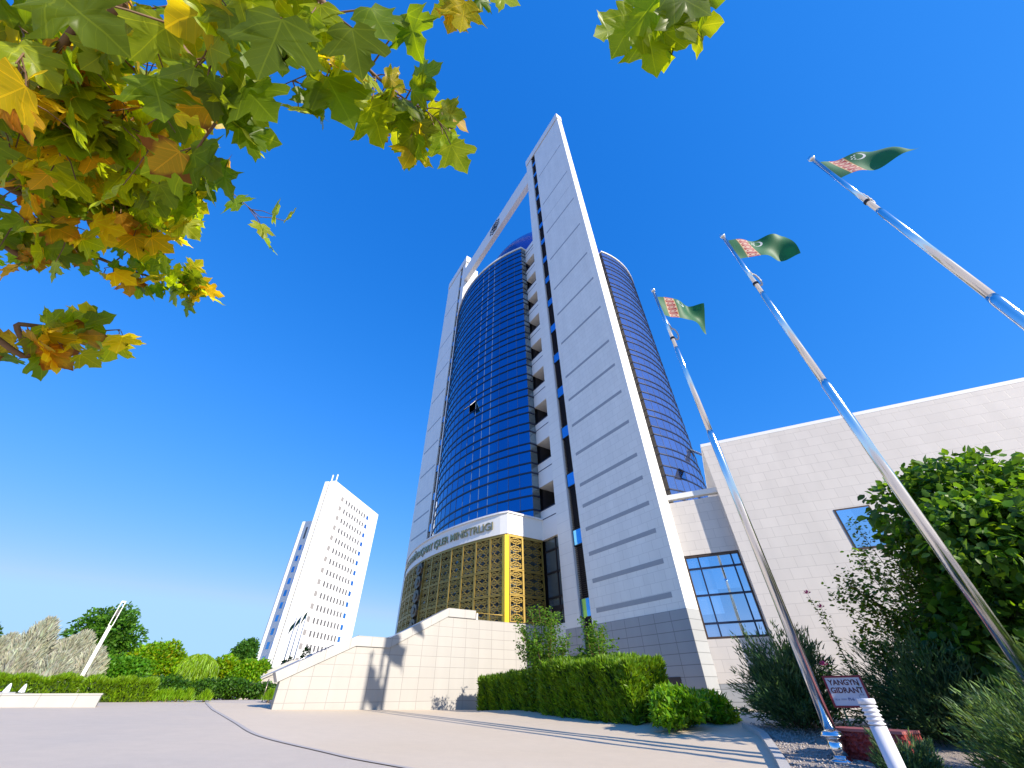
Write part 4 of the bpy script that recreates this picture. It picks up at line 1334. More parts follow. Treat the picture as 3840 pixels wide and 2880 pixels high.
# --- clipped hedges in front of the tower (tower frame: long side along x)
def hedge(name, x0, x1, y0, y1, h, n, label, group, tint, seed, frame=TL, rz=TOWER_RZ, blade=0.13, mat_=None):
    c = frame((x0 + x1) / 2, (y0 + y1) / 2); zc_ = min(gz(*frame(x0, y0)[:2]), gz(*frame(x1, y0)[:2]))
    root = empty(name, (c.x, c.y, 0), rz, label=label, cat='hedge', group=group)
    hx, hy = (x1 - x0) / 2, (y1 - y0) / 2
    gfn = lambda X, Y: np.array([gz(*(frame((x0 + x1) / 2 + a, (y0 + y1) / 2 + b)[:2])) for a, b in zip(X, Y)])
    A = np.array([2 * hx * h, 2 * hx * h, 2 * hy * h, 2 * hy * h, 4 * hx * hy * 1.3]); f = rng.choice(5, n, p=A / A.sum())
    u1, u2 = rng.uniform(-1, 1, n), rng.uniform(0, 1, n)
    X = np.where(f == 0, u1 * hx, np.where(f == 1, u1 * hx, np.where(f == 2, hx, np.where(f == 3, -hx, u1 * hx))))
    Y = np.where(f == 0, -hy, np.where(f == 1, hy, np.where(f == 2, u1 * hy, np.where(f == 3, u1 * hy, (u2 * 2 - 1) * hy))))
    Z = np.where(f == 4, h, u2 * h)
    N = np.array([(0, -1, 0), (0, 1, 0), (1, 0, 0), (-1, 0, 0), (0, 0, 1)], float)[f]
    P = np.stack([X, Y, Z], 1)
    q = 0.16                                                  # round the edges and make the faces lumpy
    C_ = np.stack([np.clip(X, -hx + q, hx - q), np.clip(Y, -hy + q, hy - q), np.clip(Z, -1, h - q)], 1)
    dv = P - C_; ln_ = np.linalg.norm(dv, axis=1, keepdims=True); P = C_ + dv / np.maximum(ln_, 1e-6) * np.minimum(ln_, q); N = unit(dv + 1e-6 * N)
    lump = 0.05 * np.sin(3.1 * X + seed) * np.sin(4.3 * Z + 2 * seed) + 0.05 * np.sin(5.7 * X + 1.3 * Z) + 0.03 * np.sin(13 * X + 9 * Z + 7 * Y)
    P = P + N * (lump[:, None] - 0.06 + rng.uniform(-.05, .05, (n, 1)))
    P[:, 2] += gfn(X, Y) * 1.0
    D = unit(N * 0.75 + np.array([0, 0, 0.75]) + rng.normal(0, .42, (n, 3)))
    V, F = leaf_batch(P, D, blade * rng.uniform(.6, 1.4, n), BLADE[0], BLADE[1], rng.uniform(-1.5, 1.5, n), width=np.full(n, .34))
    arrays_mesh('foliage', V, F, mat_ or LHED, root, tints(n, 6, tint, None, .22))
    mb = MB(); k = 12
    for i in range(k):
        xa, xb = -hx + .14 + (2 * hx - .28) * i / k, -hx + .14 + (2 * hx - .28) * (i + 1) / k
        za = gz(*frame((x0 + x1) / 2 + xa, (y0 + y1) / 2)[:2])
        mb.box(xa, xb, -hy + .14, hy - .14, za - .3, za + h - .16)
    mb.build('shade_core', M['core'], root)  # solid box fill, the shade inside the hedge put into its dark colour
    return root


HT = [(1, 1, 1), (1.15, 1.1, .9), (.8, .85, .9), (1.25, 1.15, .8)]
hedge('clipped_hedge', -7.9, -3.15, -5.2, -4.1, 1.08, 17000, 'lower clipped thuja hedge touching the marble stair wall', 'clipped hedges before the tower', HT, 1.0)
hedge('clipped_hedge', -2.95, 1.35, -5.45, -3.8, 1.40, 24000, 'taller clipped thuja hedge before the grey granite base', 'clipped hedges before the tower', HT, 2.3)

# low lush plant spilling at the end of the hedge
lb = []
for k in range(16): lb.append((rng.uniform(-1.0, .95), rng.uniform(-.55, .6), rng.uniform(.1, .55), .36, .36, .30))
leafy_tree('low_shrub', (4.65, 13.0), lb, 9500, 0.15, [(1.1, 1.25, .7), (.9, 1.1, .7), (1.5, 1.45, .6)], 'low sprawling lime green shrub at the near end of the taller hedge', 'shrub', trunk=None, droop=-0.5, shape=BLADE, width=np.full(1, .4), material=LHED)

# --- young wispy trees between hedge and tower
def wispy(pos, n_st, h, rad, nleaf, label, seed):
    rs = random.Random(seed); base = (pos[0], pos[1], gz(*pos)); root = empty('young_tree', base, 0, label=label, cat='young tree', group='young trees behind the hedge')
    mb = MB(); P = []; D = []
    for k in range(n_st):
        a = rs.uniform(0, 6.28); l = rs.uniform(.25, 1) * rad; hh = h * rs.uniform(.55, 1.0) if k else h
        pts = [Vector((math.cos(a) * l * t ** 1.1 + rs.uniform(-.03, .03), math.sin(a) * l * t ** 1.1 + rs.uniform(-.03, .03), hh * t)) for t in (0, .2, .4, .6, .8, 1)]
        mb.tube(pts, [.022, .018, .014, .011, .008, .004], 6)
        for q in range(int(nleaf / n_st)):
            t = rs.uniform(.18, 1.0); i = min(4, int(t * 5)); p = pts[i].lerp(pts[i + 1], t * 5 - i)
            sp = .20 * (1.15 - t)+.05
            P.append((p.x + rs.gauss(0, sp), p.y + rs.gauss(0, sp), p.z + rs.gauss(0, .06)))
            an = rs.uniform(0, 6.28); D.append((math.cos(an), math.sin(an), rs.uniform(-.2, .9)))
    P, D = np.array(P), np.array(D)
    V, F = leaf_batch(P, D, rng.uniform(.06, .125, len(P)), OVAL[0], OVAL[1], rng.uniform(-1, 1, len(P)))
    arrays_mesh('foliage', V, F, LG, root, tints(len(P), 6, [(1.2, 1.2, 1.2), (1.6, 1.5, 1.2), (.9, 1, .9)], None, .2))
    mb.build('stem', M['twig'], root)


wispy((1.35, 17.95), 22, 3.3, 1.15, 7500, 'wispy young tree against the marble stair wall', 3)
wispy((3.15, 16.75), 15, 2.6, 1.0, 4600, 'wispy young tree before the dark louvred slot of the tower', 5)

# --- junipers on the right
def juniper(pos, r, h, nb, label, seed, tint, needle=0.075, up=0.75):
    rs = np.random.default_rng(seed); base = (pos[0], pos[1], gz(*pos)); root = empty('juniper_bush', base, 0, label=label, cat='juniper', group='spreading junipers by the flagpoles')
    P = []; D = []; W = []
    mb = MB()
    for k in range(nb):
        a = rs.uniform(0, 6.28); e = rs.uniform(.12, 1.25); l = rs.uniform(.55, 1.0)
        rr = r * l * math.cos(e * .8); hh = h * l * math.sin(e) * 1.05 + .08
        tip = np.array([math.cos(a) * rr, math.sin(a) * rr, hh]); mid = tip * .5 + np.array([0, 0, .10 * h * up])
        m_ = 84; t = rs.uniform(.15, 1, m_) ** .7
        c = (1 - t)[:, None] ** 2 * np.zeros(3) + (2 * t * (1 - t))[:, None] * mid + (t ** 2)[:, None] * tip
        tg = unit(2 * (1 - t)[:, None] * mid + 2 * t[:, None] * (tip - mid))
        sp = (.14 * (1.08 - t) + .018)[:, None] * r
        P.append(c + rs.normal(0, 1, (m_, 3)) * sp); D.append(unit(tg + rs.normal(0, .33, (m_, 3)) + np.array([0, 0, .12])))
        if k % 3 == 0: mb.tube([(0, 0, 0), tuple(mid * .5), tuple(mid * .9)], [.02, .014, .006], 5)
    P = np.concatenate(P); D = np.concatenate(D); ok = P[:, 2] > 0.0; P = P[ok]; D = D[ok]; n = len(P)
    V, F = leaf_batch(P, D, needle * rs.uniform(.6, 1.7, n), BLADE[0], BLADE[1], rs.uniform(-1.5, 1.5, n), width=np.full(n, .20))
    arrays_mesh('foliage', V, F, LJUN, root, tints(n, 6, tint, None, .25))
    mb.build('stem', M['bark'], root)


JT = [(1, 1, 1), (.8, .9, 1.1), (1.35, 1.25, .9), (.7, .8, .9)]
JT2 = [(1, 1, 1), (1.5, 1.4, .8), (2.0, 1.7, .8), (.8, .9, 1.0)]
juniper((6.55, 11.45), 1.30, 1.95, 210, 'dark spiky juniper left of the hydrant sign, growing to the kerb', 21, JT, .10)
juniper((5.62, 5.35), 0.98, 1.12, 300, 'nearest juniper at the lower right corner, with pale brushed tips', 22, JT2, .055)
juniper((8.15, 9.55), 1.55, 1.70, 240, 'broad juniper behind the sign, under the large green bush', 23, JT, .09)
juniper((7.9, 6.3), 1.35, 1.75, 240, 'tall juniper at the right edge beneath the large green bush', 24, JT2, .08)
juniper((5.0, 6.75), 0.5, 0.55, 110, 'small low juniper tuft between the red stone and the nearest juniper', 25, JT, .05)

# --- large leafy bush and its wispy neighbour before the annex
lobes = crown_lobes((0, 0, 3.3), 2.6, 2.2, 2.2, 26, .75, .38) + [(-.6, .2, 1.8, 1.7, 1.4, 1.5), (.4, .2, 3.6, 1.9, 1.6, 1.7), (1.6, 0, 1.8, 1.7, 1.5, 1.6), (1.6, -.8, 3.9, 1.5, 1.4, 1.3)]
leafy_tree('large_bush', (10.55, 8.5), lobes, 24000, 0.20, [(.75, .85, .9), (1.0, 1.05, .8), (1.5, 1.45, .6), (.55, .65, .8)], 'large dense mulberry like bush with broad bright leaves before the annex', 'bush', trunk=(3.4, 1.4, 16, .10), droop=.5, z0=-0.05)
P_ = []
root = empty('wispy_bush', (9.25, 9.75, 0.05), 0, label='thin small leaved bush with arching shoots and pale wall behind it', cat='bush')
mb = MB(); P = []; D = []; rs = random.Random(77)
for k in range(60):
    a = rs.uniform(0, 6.28); l = rs.uniform(.3, 1.0) * 1.75; hh = rs.uniform(1.8, 4.6); dr = rs.uniform(0, .7)
    pts = [Vector((math.cos(a) * l * t ** 1.2, math.sin(a) * l * .7 * t ** 1.2, hh * (t - dr * .35 * t ** 3))) for t in (0, .2, .4, .6, .8, 1)]
    mb.tube(pts, [.02, .017, .013, .010, .007, .003], 5)
    for q in range(300):
        t = rs.uniform(.22, 1.0); i = min(4, int(t * 5)); p = pts[i].lerp(pts[i + 1], t * 5 - i); sp = .17 * (1.15 - t) + .06
        P.append((p.x + rs.gauss(0, sp), p.y + rs.gauss(0, sp), p.z + rs.gauss(0, .09))); an = rs.uniform(0, 6.28); D.append((math.cos(an), math.sin(an), rs.uniform(-.9, .4)))
P, D = np.array(P), np.array(D)
V, F = leaf_batch(P, D, rng.uniform(.055, .12, len(P)), OVAL[0], OVAL[1], rng.uniform(-1, 1, len(P)))
arrays_mesh('foliage', V, F, LG, root, tints(len(P), 6, [(.75, .8, .8), (1.2, 1.1, .8), (1.0, .75, .6), (.6, .7, .7)], None, .25))
mb.build('stem', M['twig'], root)

# --- tall rose stems with pink blooms
def rose(pos, h, lean, blooms, label, seed):
    rs = random.Random(seed); root = empty('rose_stem', (pos[0], pos[1], gz(*pos)), 0, label=label, cat='rose', group='tall roses with pink blooms')
    mb = MB(); P = []; D = []
    pts = [Vector((lean[0] * t ** 1.5 + .03 * math.sin(5 * t + seed), lean[1] * t ** 1.5, h * t)) for t in np.linspace(0, 1, 9)]
    mb.tube(pts, [.012 - .0011 * k for k in range(9)], 6); mb.build('stem', M['twig'], root)
    for q in range(90):
        t = rs.uniform(.25, .97) * 8; i = min(7, int(t)); p = pts[i].lerp(pts[i + 1], t - i); P.append((p.x + rs.gauss(0, .05), p.y + rs.gauss(0, .05), p.z + rs.gauss(0, .03))); a = rs.uniform(0, 6.28); D.append((math.cos(a), math.sin(a), rs.uniform(-.3, .6)))
    P, D = np.array(P), np.array(D); V, F = leaf_batch(P, D, rng.uniform(.05, .09, len(P)), OVAL[0], OVAL[1], rng.uniform(-1, 1, len(P)))
    arrays_mesh('foliage', V, F, LG, root, tints(len(P), 6, [(.9, .9, .9), (1.2, 1, .8)]))
    for t in blooms:
        i = min(7, int(t * 8)); p = pts[i].lerp(pts[i + 1], t * 8 - i); mb = MB()
        for ring_, (n_, rr, hh) in enumerate(((5, .075, .0), (5, .05, .03), (4, .028, .045))):
            for k in range(n_):
                a = 6.283 * k / n_ + ring_ * .6; c, s = math.cos(a), math.sin(a); wd = rr * .7
                b = p + Vector((c * .008, s * .008, hh * .3)); tp = p + Vector((c * rr, s * rr, .03 + hh))
                mb.face([b, tp + Vector((s * wd * .5, -c * wd * .5, -.008)), tp + Vector((c * .012, s * .012, .012)), tp + Vector((-s * wd * .5, c * wd * .5, -.008))])
        mb.build('bloom', M['petal'], root)


r1 = cam_point(820, 600, 12.6); rose((r1.x + .1, r1.y), 2.55, (-.25, .1), (1.0,), 'tall rose with one pink bloom high against the annex wall', 1)
r2_ = cam_point(829, 615, 12.8); rose((r2_.x + .05, r2_.y + .1), 2.25, (-.1, .0), (1.0,), 'rose with a dull pink bloom a little lower beside the wispy bush', 2)
r3 = cam_point(822, 666, 11.8); rose((r3.x, r3.y), 1.22, (.02, 0), (1.0,), 'short rose with a pink bloom just above the hydrant sign', 3)

# ------------------------------------------------------------------ the planted belt on the left
lf = lambda a, b: Vector((-16.6, 19.6, 0)) + Vector((0.80, 0.60, 0)) * a + Vector((-0.6, 0.8, 0)) * b
LRZ = math.atan2(.6, .8)
HL = [(1.3, 1.15, .6), (1.5, 1.3, .5), (1.1, 1.05, .7)]
hA, hB, hM = cam_point(-20, 700, 27), cam_point(74, 702, 26.3), None


def left_hedge(u0, u1, D, label, n, h):
    a, b = cam_point(u0, 700, D), cam_point(u1, 700, D); d = b - a; d.z = 0; ln = d.length; d.normalize(); nn_ = Vector((-d.y, d.x, 0))
    fr_ = lambda x, y: Vector((a.x, a.y, 0)) + d * x + nn_ * y
    hedge('clipped_hedge', 0, ln, 0, 1.2, h, n, label, 'clipped hedges by the basin', HL, u0 * .1, fr_, math.atan2(d.y, d.x), .12)


left_hedge(-60, 73, 27.5, 'clipped yellow green hedge left of the lamp post behind the basin wall', 11000, .82)
left_hedge(77, 148, 25.2, 'clipped yellow green hedge right of the lamp post, ending near the lime tree', 9000, .72)

# silver cypresses: upright cones of grey green sprays
def cypress(u_, vtop, D, width, label, n=5200, tint=None, group='silver grey cypresses', name='silver_cypress', mat_=None, blade=.30):
    p = cam_point(u_, vtop, D); g_ = .86; H = p.z - g_; root = empty(name, (p.x, p.y, g_), 0, label=label, cat='cypress', group=group)
    t = rng.uniform(0, 1, n) ** .8; a = rng.uniform(0, 6.283, n); rad = width * .5 * (1 - t) ** .62 * (1 + .22 * np.sin(5 * a + 9 * t)) * rng.uniform(.55, 1.05, n)
    P = np.stack([np.cos(a) * rad, np.sin(a) * rad, t * H * .93], 1); D_ = unit(np.stack([np.cos(a) * .45, np.sin(a) * .45, np.ones(n)], 1) + rng.normal(0, .22, (n, 3)))
    V, F = leaf_batch(P, D_, blade * rng.uniform(.6, 1.4, n), BLADE[0], BLADE[1], rng.uniform(-1.5, 1.5, n), width=np.full(n, .22))
    arrays_mesh('crown', V, F, mat_ or LSIL, root, tints(n, 6, tint or [(1, 1, 1), (1.12, 1.1, 1.05), (.8, .82, .85), (.9, .84, .75)], None, .14))
    MB().tube([(0, 0, -.2), (0, 0, H * .8)], [.09, .02], 8).build('trunk', M['bark'], root)


CYP = [(2, 640, 37, 3.0, 'silver cypress at the far left edge'), (14, 634, 40, 3.0, 'silver cypress rising second from the left edge'), (30, 637, 37, 3.2, 'broad silver cypress between the left edge and the tallest one'),
       (44, 630, 39, 3.0, 'silver cypress leaning against the tallest one on its left'), (53, 617, 37, 2.9, 'tallest silver cypress with a sharp leaning tip'), (66, 640, 39, 2.6, 'low silver cypress with brownish twigs right of the tallest one'),
       (76, 637, 37.5, 2.6, 'silver cypress midway between the tallest one and the lamp'), (88, 631, 38, 3.0, 'silver cypress just left of the lamp head'), (98, 648, 36, 2.4, 'silver cypress behind the lamp pole, half covered by green leaves'),
       (22, 652, 34, 2.6, 'short silver cypress in front near the left edge'), (61, 655, 34, 2.6, 'short silver cypress in front below the tallest one')]
for c_ in CYP: cypress(*c_)

def px_tree(name, u_, vtop, D, w, n, size, tint, label, lobes_n, cat='tree', low=.35, trunk_r=.10, group=None, jit=.2, droop=.25, probs=None, vbot=None):
    p = cam_point(u_, vtop, D); g_ = .86; H = p.z - g_; rz_ = H * (1 - low) / 2; zc_ = H - rz_
    lob = crown_lobes((0, 0, zc_), w / 2, w / 2, rz_, lobes_n, .68, .42) + [(0, 0, zc_, w * .36, w * .36, rz_ * .75)]
    return leafy_tree(name, (p.x, p.y), lob, n, size, tint, label, cat, group, trunk=(H * .9, w * .4, 10, trunk_r), droop=droop, jit=jit, probs=probs, z0=g_)


px_tree('leafy_tree', 124, 605, 46, 5.0, 14000, .24, [(.7, .95, .9), (.95, 1.15, .85), (1.3, 1.4, .7)], 'tall dark green tree rising behind the lamp post', 20, low=.05, trunk_r=.14, jit=.28)
px_tree('leafy_tree', 104, 630, 44, 2.8, 5000, .22, [(.7, .9, .8), (1.0, 1.1, .8)], 'smaller dark green tree directly behind the lamp head', 9, low=.1)
px_tree('leafy_tree', 136, 652, 37, 3.4, 7000, .19, [(1.5, 1.7, .6), (1.1, 1.4, .7)], 'bright green tree between the tall dark tree and the orange one', 10, low=.05)
OT = [(5.2, 2.2, .2), (2.6, 2.1, .4), (1.4, 1.6, .6), (6.2, 1.9, .15)]
px_tree('autumn_tree', 166, 636, 39, 4.2, 12000, .19, OT, 'round tree turning orange and yellow left of the lime willow', 16, low=.1, probs=[.27, .28, .27, .18], droop=0)
px_tree('autumn_tree', 232, 655, 38, 3.3, 8000, .17, OT, 'orange tree right of the lime willow', 12, low=.05, probs=[.38, .26, .14, .22], droop=0)
px_tree('autumn_tree', 252, 656, 37, 2.8, 6500, .17, [(2.2, 2.0, .5), (3.4, 2.2, .3), (1.5, 1.7, .6)], 'yellow green tree beside the far stair wall', 10, low=.05, probs=[.5, .25, .25], droop=0)
px_tree('leafy_tree', 268, 655, 41, 1.8, 3200, .18, [(1.2, 1.5, .6), (.8, 1.1, .7)], 'narrow green tree against the foot of the distant office slab', 7, low=.02)
px_tree('leafy_tree', 20, 640, 50, 2.2, 2600, .2, [(1.6, 1.5, .5), (2.6, 1.5, .3), (.9, 1.0, .7)], 'yellowing tree peeping between the left cypresses', 6, low=.2)
px_tree('leafy_tree', 0, 614, 52, 2.4, 2600, .24, [(.6, .8, .8), (.9, 1, .7)], 'dark tree crown cut by the left edge', 6, low=.2)
px_tree('poplar_tree', 252, 632, 62, 3.6, 6200, .28, [(.7, .95, 1.0), (.95, 1.1, 1.0)], 'blue green poplar before the distant office slab', 11, low=.02)
px_tree('leafy_tree', 292, 655, 70, 3.0, 2500, .26, [(.4, .5, .6), (.6, .7, .7)], 'dark bush before the far flagpoles of the office slab', 6, low=0)
px_tree('leafy_tree', 308, 650, 70, 2.4, 1800, .26, [(.5, .5, .6), (.6, .6, .6)], 'dim thin bush just above the stair coping', 5, low=0)
for u_, v_, lab_ in ((150, 674, 'dark shrub under the orange tree'), (176, 676, 'dark shrub behind the willow on its left'), (214, 674, 'dark shrub under the orange tree right of the willow'), (238, 676, 'dark shrub at the foot of the yellow green tree'), (262, 680, 'dark shrub touching the far stair wall')):
    px_tree('dark_shrub', u_, v_, 33, 2.9, 3200, .15, [(.45, .6, .6), (.7, .85, .6), (.9, 1.05, .5)], lab_, 6, cat='shrub', low=-.1, trunk_r=.04)
# lime willow: hanging blades
p = cam_point(203, 652, 35); root = empty('lime_willow', (p.x, p.y, .86), 0, label='lime green willow like tree with hanging fine foliage', cat='tree')
n = 12000; H = p.z - .86
a = rng.uniform(0, 6.283, n); r_ = 1.02 * np.sqrt(rng.uniform(.05, 1, n)) * (1 + .25 * np.sin(3 * a)); zt_ = H * (1 - .22 * (r_ / 1.02) ** 2) * 0.98; fall = rng.uniform(0, 1, n) ** 1.3
P = np.stack([np.cos(a) * r_, np.sin(a) * r_, zt_ - fall * H * .62], 1); D = unit(np.stack([np.cos(a) * .15, np.sin(a) * .15, -np.ones(n)], 1) + rng.normal(0, .13, (n, 3)))
V, F = leaf_batch(P, D, .34 * rng.uniform(.5, 1.4, n), BLADE[0], BLADE[1], rng.uniform(-1.5, 1.5, n), width=np.full(n, .14))
arrays_mesh('crown', V, F, LHED, root, tints(n, 6, [(1.5, 1.35, .6), (1.9, 1.6, .6), (1.1, 1.1, .7)], None, .2))
tree_limbs((0, 0, 0), H, .9, 7, .09, 5).build('trunk', M['bark'], root)
# row of small clipped cones at the plaza edge
for k, u_ in enumerate((150, 157, 163, 171, 178, 186, 194, 203, 212, 264)):
    pass
cone_lab = ['first small lime cone bush, next to the left hedge', 'second small lime cone bush from the left hedge', 'third small lime cone bush from the left hedge', 'fourth small lime cone bush from the left hedge', 'fifth small lime cone bush from the left hedge', 'small lime cone bush under the willow', 'last small lime cone bush, beside the far stair wall']
for k, u_ in enumerate((152, 161, 170, 179, 189, 207, 276 - 5)):
    cypress(u_, 691.5 + (k % 2), 25.6, .55, cone_lab[k], 420, [(1.5, 1.35, .6), (1.2, 1.2, .6)], 'small lime cone bushes along the plaza edge', 'cone_bush', LHED, .16)
# far flagpoles before the office slab
for k, u_ in enumerate((283.5, 288, 293)):
    a = cam_point(u_, 662, 72); b = cam_point(u_ + 9.5 * 1.0, 614 - 4 * k + 2, 72)
    H = b.z - a.z
    if k == 0:
        fp = empty('far_flagpole', (0, 0, 0)); MB().tube([(0, 0, -2), (0, 0, H)], [.10, .05], 8).build('pole', M['concrete_white'], fp)
        q = fp
    else: q = copy_tree(fp)
    q.location = (a.x, a.y, a.z); tag(q, ['leftmost of the three thin flagpoles by the distant slab', 'middle one of the three thin flagpoles by the distant slab', 'rightmost of the three thin flagpoles by the distant slab'][k], 'flagpole', 'thin flagpoles by the distant slab')
    V = []; 
    for j in range(7):
        for i in range(9):
            u2, v2 = i / 8, j / 6
            V.append((-u2 * .55, .12 * math.sin(6 * u2 + k), -v2 * .8 - u2 * 1.3))
    F = [(j * 9 + i, j * 9 + i + 1, (j + 1) * 9 + i + 1, (j + 1) * 9 + i) for j in range(6) for i in range(8)]
    fo = arrays_mesh('far_flag', V, F, plain('far_green_cloth', (0.02, 0.12, 0.05), 0.6), smooth=True)
    fo.location = (a.x, a.y, a.z + H - .3); tag(fo, ['drooping dark green flag on the leftmost thin far flagpole', 'drooping dark green flag on the middle thin far flagpole', 'drooping dark green flag on the rightmost thin far flagpole'][k], 'flag', 'drooping far flags')
#--MARK4

# ------------------------------------------------------------------ plane tree overhead, top left
def plane_leaf_template(seed):
    rs = random.Random(seed)
    # half outline (right side), petiole at (0,0), tip at (0,1); lobes with coarse teeth
    half = [(0.03, -0.02), (0.16, -0.10), (0.30, -0.06), (0.40, 0.02), (0.52, 0.06), (0.44, 0.14), (0.40, 0.21), (0.52, 0.27), (0.60, 0.36), (0.74, 0.44), (0.60, 0.48), (0.52, 0.55),
            (0.38, 0.52), (0.25, 0.50), (0.24, 0.60), (0.30, 0.70), (0.22, 0.76), (0.16, 0.84), (0.08, 0.91)]
    R_ = [(x * (1 + rs.uniform(-.07, .07)), y + rs.uniform(-.02, .02)) for x, y in half]
    L_ = [(-x * (1 + rs.uniform(-.10, .10)), y + rs.uniform(-.03, .03)) for x, y in half]
    out = [(0, 0)] + R_ + [(0, 1.0)] + L_[::-1]
    fold, curl, wav, ph = rs.uniform(-.05, .30), rs.uniform(-.28, .30), rs.uniform(.02, .07), rs.uniform(0, 6)

    def lift(x, y):
        return fold * abs(x) ** 1.2 - curl * (y - .2) ** 2 * .8 - .22 * max(0, abs(x) - .3) + wav * math.sin(9 * x + ph) * math.sin(7 * y + ph)
    inner = [(x * .55, .34 + (y - .34) * .55) for x, y in out]
    V2 = out + inner + [(0, .34)]
    n = len(out)
    V = [(x, y, lift(x, y)) for x, y in V2]
    F = []
    for i in range(n):
        j = (i + 1) % n
        F.append((i, j, n + j, n + i)); F.append((n + i, n + j, 2 * n, 2 * n))
    return np.array(V), F, np.array(V2)


def plane_leaf_material():
    mm, n, l, b = mat('plane_tree_leaf')
    at = n.new('ShaderNodeAttribute'); at.attribute_name = 'tint'
    uv = n.new('ShaderNodeUVMap'); uv.uv_map = 'UVMap'; sx = n.new('ShaderNodeSeparateXYZ'); l.new(uv.outputs['UV'], sx.inputs[0])

    def M_(op, a, b_=None):
        q = n.new('ShaderNodeMath'); q.operation = op
        for i_, v in enumerate((a, b_)):
            if v is None: continue
            if isinstance(v, (int, float)): q.inputs[i_].default_value = v
            else: l.new(v, q.inputs[i_])
        return q.outputs[0]
    ax = M_('ABSOLUTE', sx.outputs[0]); y = sx.outputs[1]
    vein = None
    for ang in (90, 42, 5):
        c, s = math.cos(R(ang)), math.sin(R(ang))
        d = M_('ABSOLUTE', M_('SUBTRACT', M_('MULTIPLY', ax, s), M_('MULTIPLY', M_('SUBTRACT', y, 0.02), c)))
        m_ = M_('MULTIPLY', M_('LESS_THAN', d, 0.011), M_('GREATER_THAN', M_('ADD', M_('MULTIPLY', ax, c), M_('MULTIPLY', y, s)), 0.0))
        vein = m_ if vein is None else M_('MAXIMUM', vein, m_)
    # side veins off the midrib
    sv_ = M_('FRACT', M_('MULTIPLY', M_('SUBTRACT', y, M_('MULTIPLY', ax, 0.8)), 7.0))
    side = M_('MULTIPLY', M_('LESS_THAN', sv_, 0.07), 0.45)
    vein = M_('MAXIMUM', vein, side)
    # browned edges: further out and older leaves, with a blotchy border
    tc = n.new('ShaderNodeTexCoord'); nt = n.new('ShaderNodeTexNoise'); nt.inputs['Scale'].default_value = 16; nt.inputs['Detail'].default_value = 5; l.new(tc.outputs['Object'], nt.inputs['Vector'])
    rad = M_('SQRT', M_('ADD', M_('POWER', ax, 2.0), M_('POWER', M_('SUBTRACT', y, 0.34), 2.0)))
    br = M_('ADD', M_('MULTIPLY', rad, 0.75), M_('ADD', M_('MULTIPLY', nt.outputs['Fac'], 0.75), at.outputs['Alpha']))
    brm = n.new('ShaderNodeMapRange'); brm.inputs['From Min'].default_value = 1.22; brm.inputs['From Max'].default_value = 1.34; l.new(br, brm.inputs['Value'])

    def mixc(f, A, B):
        q = n.new('ShaderNodeMix'); q.data_type = 'RGBA'
        l.new(f, q.inputs['Factor'])
        for s_, v in (('A', A), ('B', B)):
            if isinstance(v, tuple): q.inputs[s_].default_value = (*v, 1)
            else: l.new(v, q.inputs[s_])
        return q.outputs['Result']
    lite = n.new('ShaderNodeMix'); lite.data_type = 'RGBA'; lite.blend_type = 'MULTIPLY'; lite.inputs['Factor'].default_value = 1
    l.new(at.outputs['Color'], lite.inputs['A']); lite.inputs['B'].default_value = (1.5, 1.35, 1.5, 1)
    nb = n.new('ShaderNodeTexNoise'); nb.inputs['Scale'].default_value = 9; nb.inputs['Detail'].default_value = 4; l.new(tc.outputs['Object'], nb.inputs['Vector'])
    mr = n.new('ShaderNodeMapRange'); mr.inputs['To Min'].default_value = .78; mr.inputs['To Max'].default_value = 1.2; l.new(nb.outputs['Fac'], mr.inputs['Value'])
    c0 = n.new('ShaderNodeMix'); c0.data_type = 'RGBA'; c0.blend_type = 'MULTIPLY'; c0.inputs['Factor'].default_value = 1; l.new(at.outputs['Color'], c0.inputs['A']); l.new(mr.outputs['Result'], c0.inputs['B'])
    c = mixc(vein, c0.outputs['Result'], lite.outputs['Result'])
    c = mixc(brm.outputs['Result'], c, (0.15, 0.050, 0.012))
    l.new(c, b.inputs['Base Color']); b.inputs['Roughness'].default_value = 0.42; b.inputs['Specular IOR Level'].default_value = 0.3
    tr = n.new('ShaderNodeBsdfTranslucent'); tm = n.new('ShaderNodeMix'); tm.data_type = 'RGBA'; tm.blend_type = 'MULTIPLY'; tm.inputs['Factor'].default_value = 1
    l.new(c, tm.inputs['A']); tm.inputs['B'].default_value = (3.6, 3.3, .9, 1); l.new(tm.outputs['Result'], tr.inputs['Color'])
    mx = n.new('ShaderNodeMixShader'); mx.inputs['Fac'].default_value = 0.55
    l.new(b.outputs[0], mx.inputs[1]); l.new(tr.outputs[0], mx.inputs[2]); l.new(mx.outputs[0], n['Material Output'].inputs['Surface'])
    return mm


M['plane'] = plane_leaf_material()
TEMPL = [plane_leaf_template(100 + k) for k in range(8)]
plane = empty('plane_tree', (-2.9, -1.7, 0.1), 0, label='plane tree with big lobed green and yellowing leaves hanging over the top left', cat='tree')
PO = Vector((-2.9, -1.7, 0.1))


def ray_point(u_, v_, D):
    """point at true distance D along the view through (u_, v_) of the 2212 wide photograph"""
    f_ = 3840 / 2212
    xx = (u_ * f_ - 1910) / 1417.746; yy = -(v_ * f_ - 1440) / 1417.746
    return Vector((0, 0, 1)) + (RT * xx + UP * yy + FW).normalized() * D


GREEN, LIME, YEL, OCH = (.10, .155, .007), (.19, .235, .008), (.36, .29, .010), (.34, .19, .015)


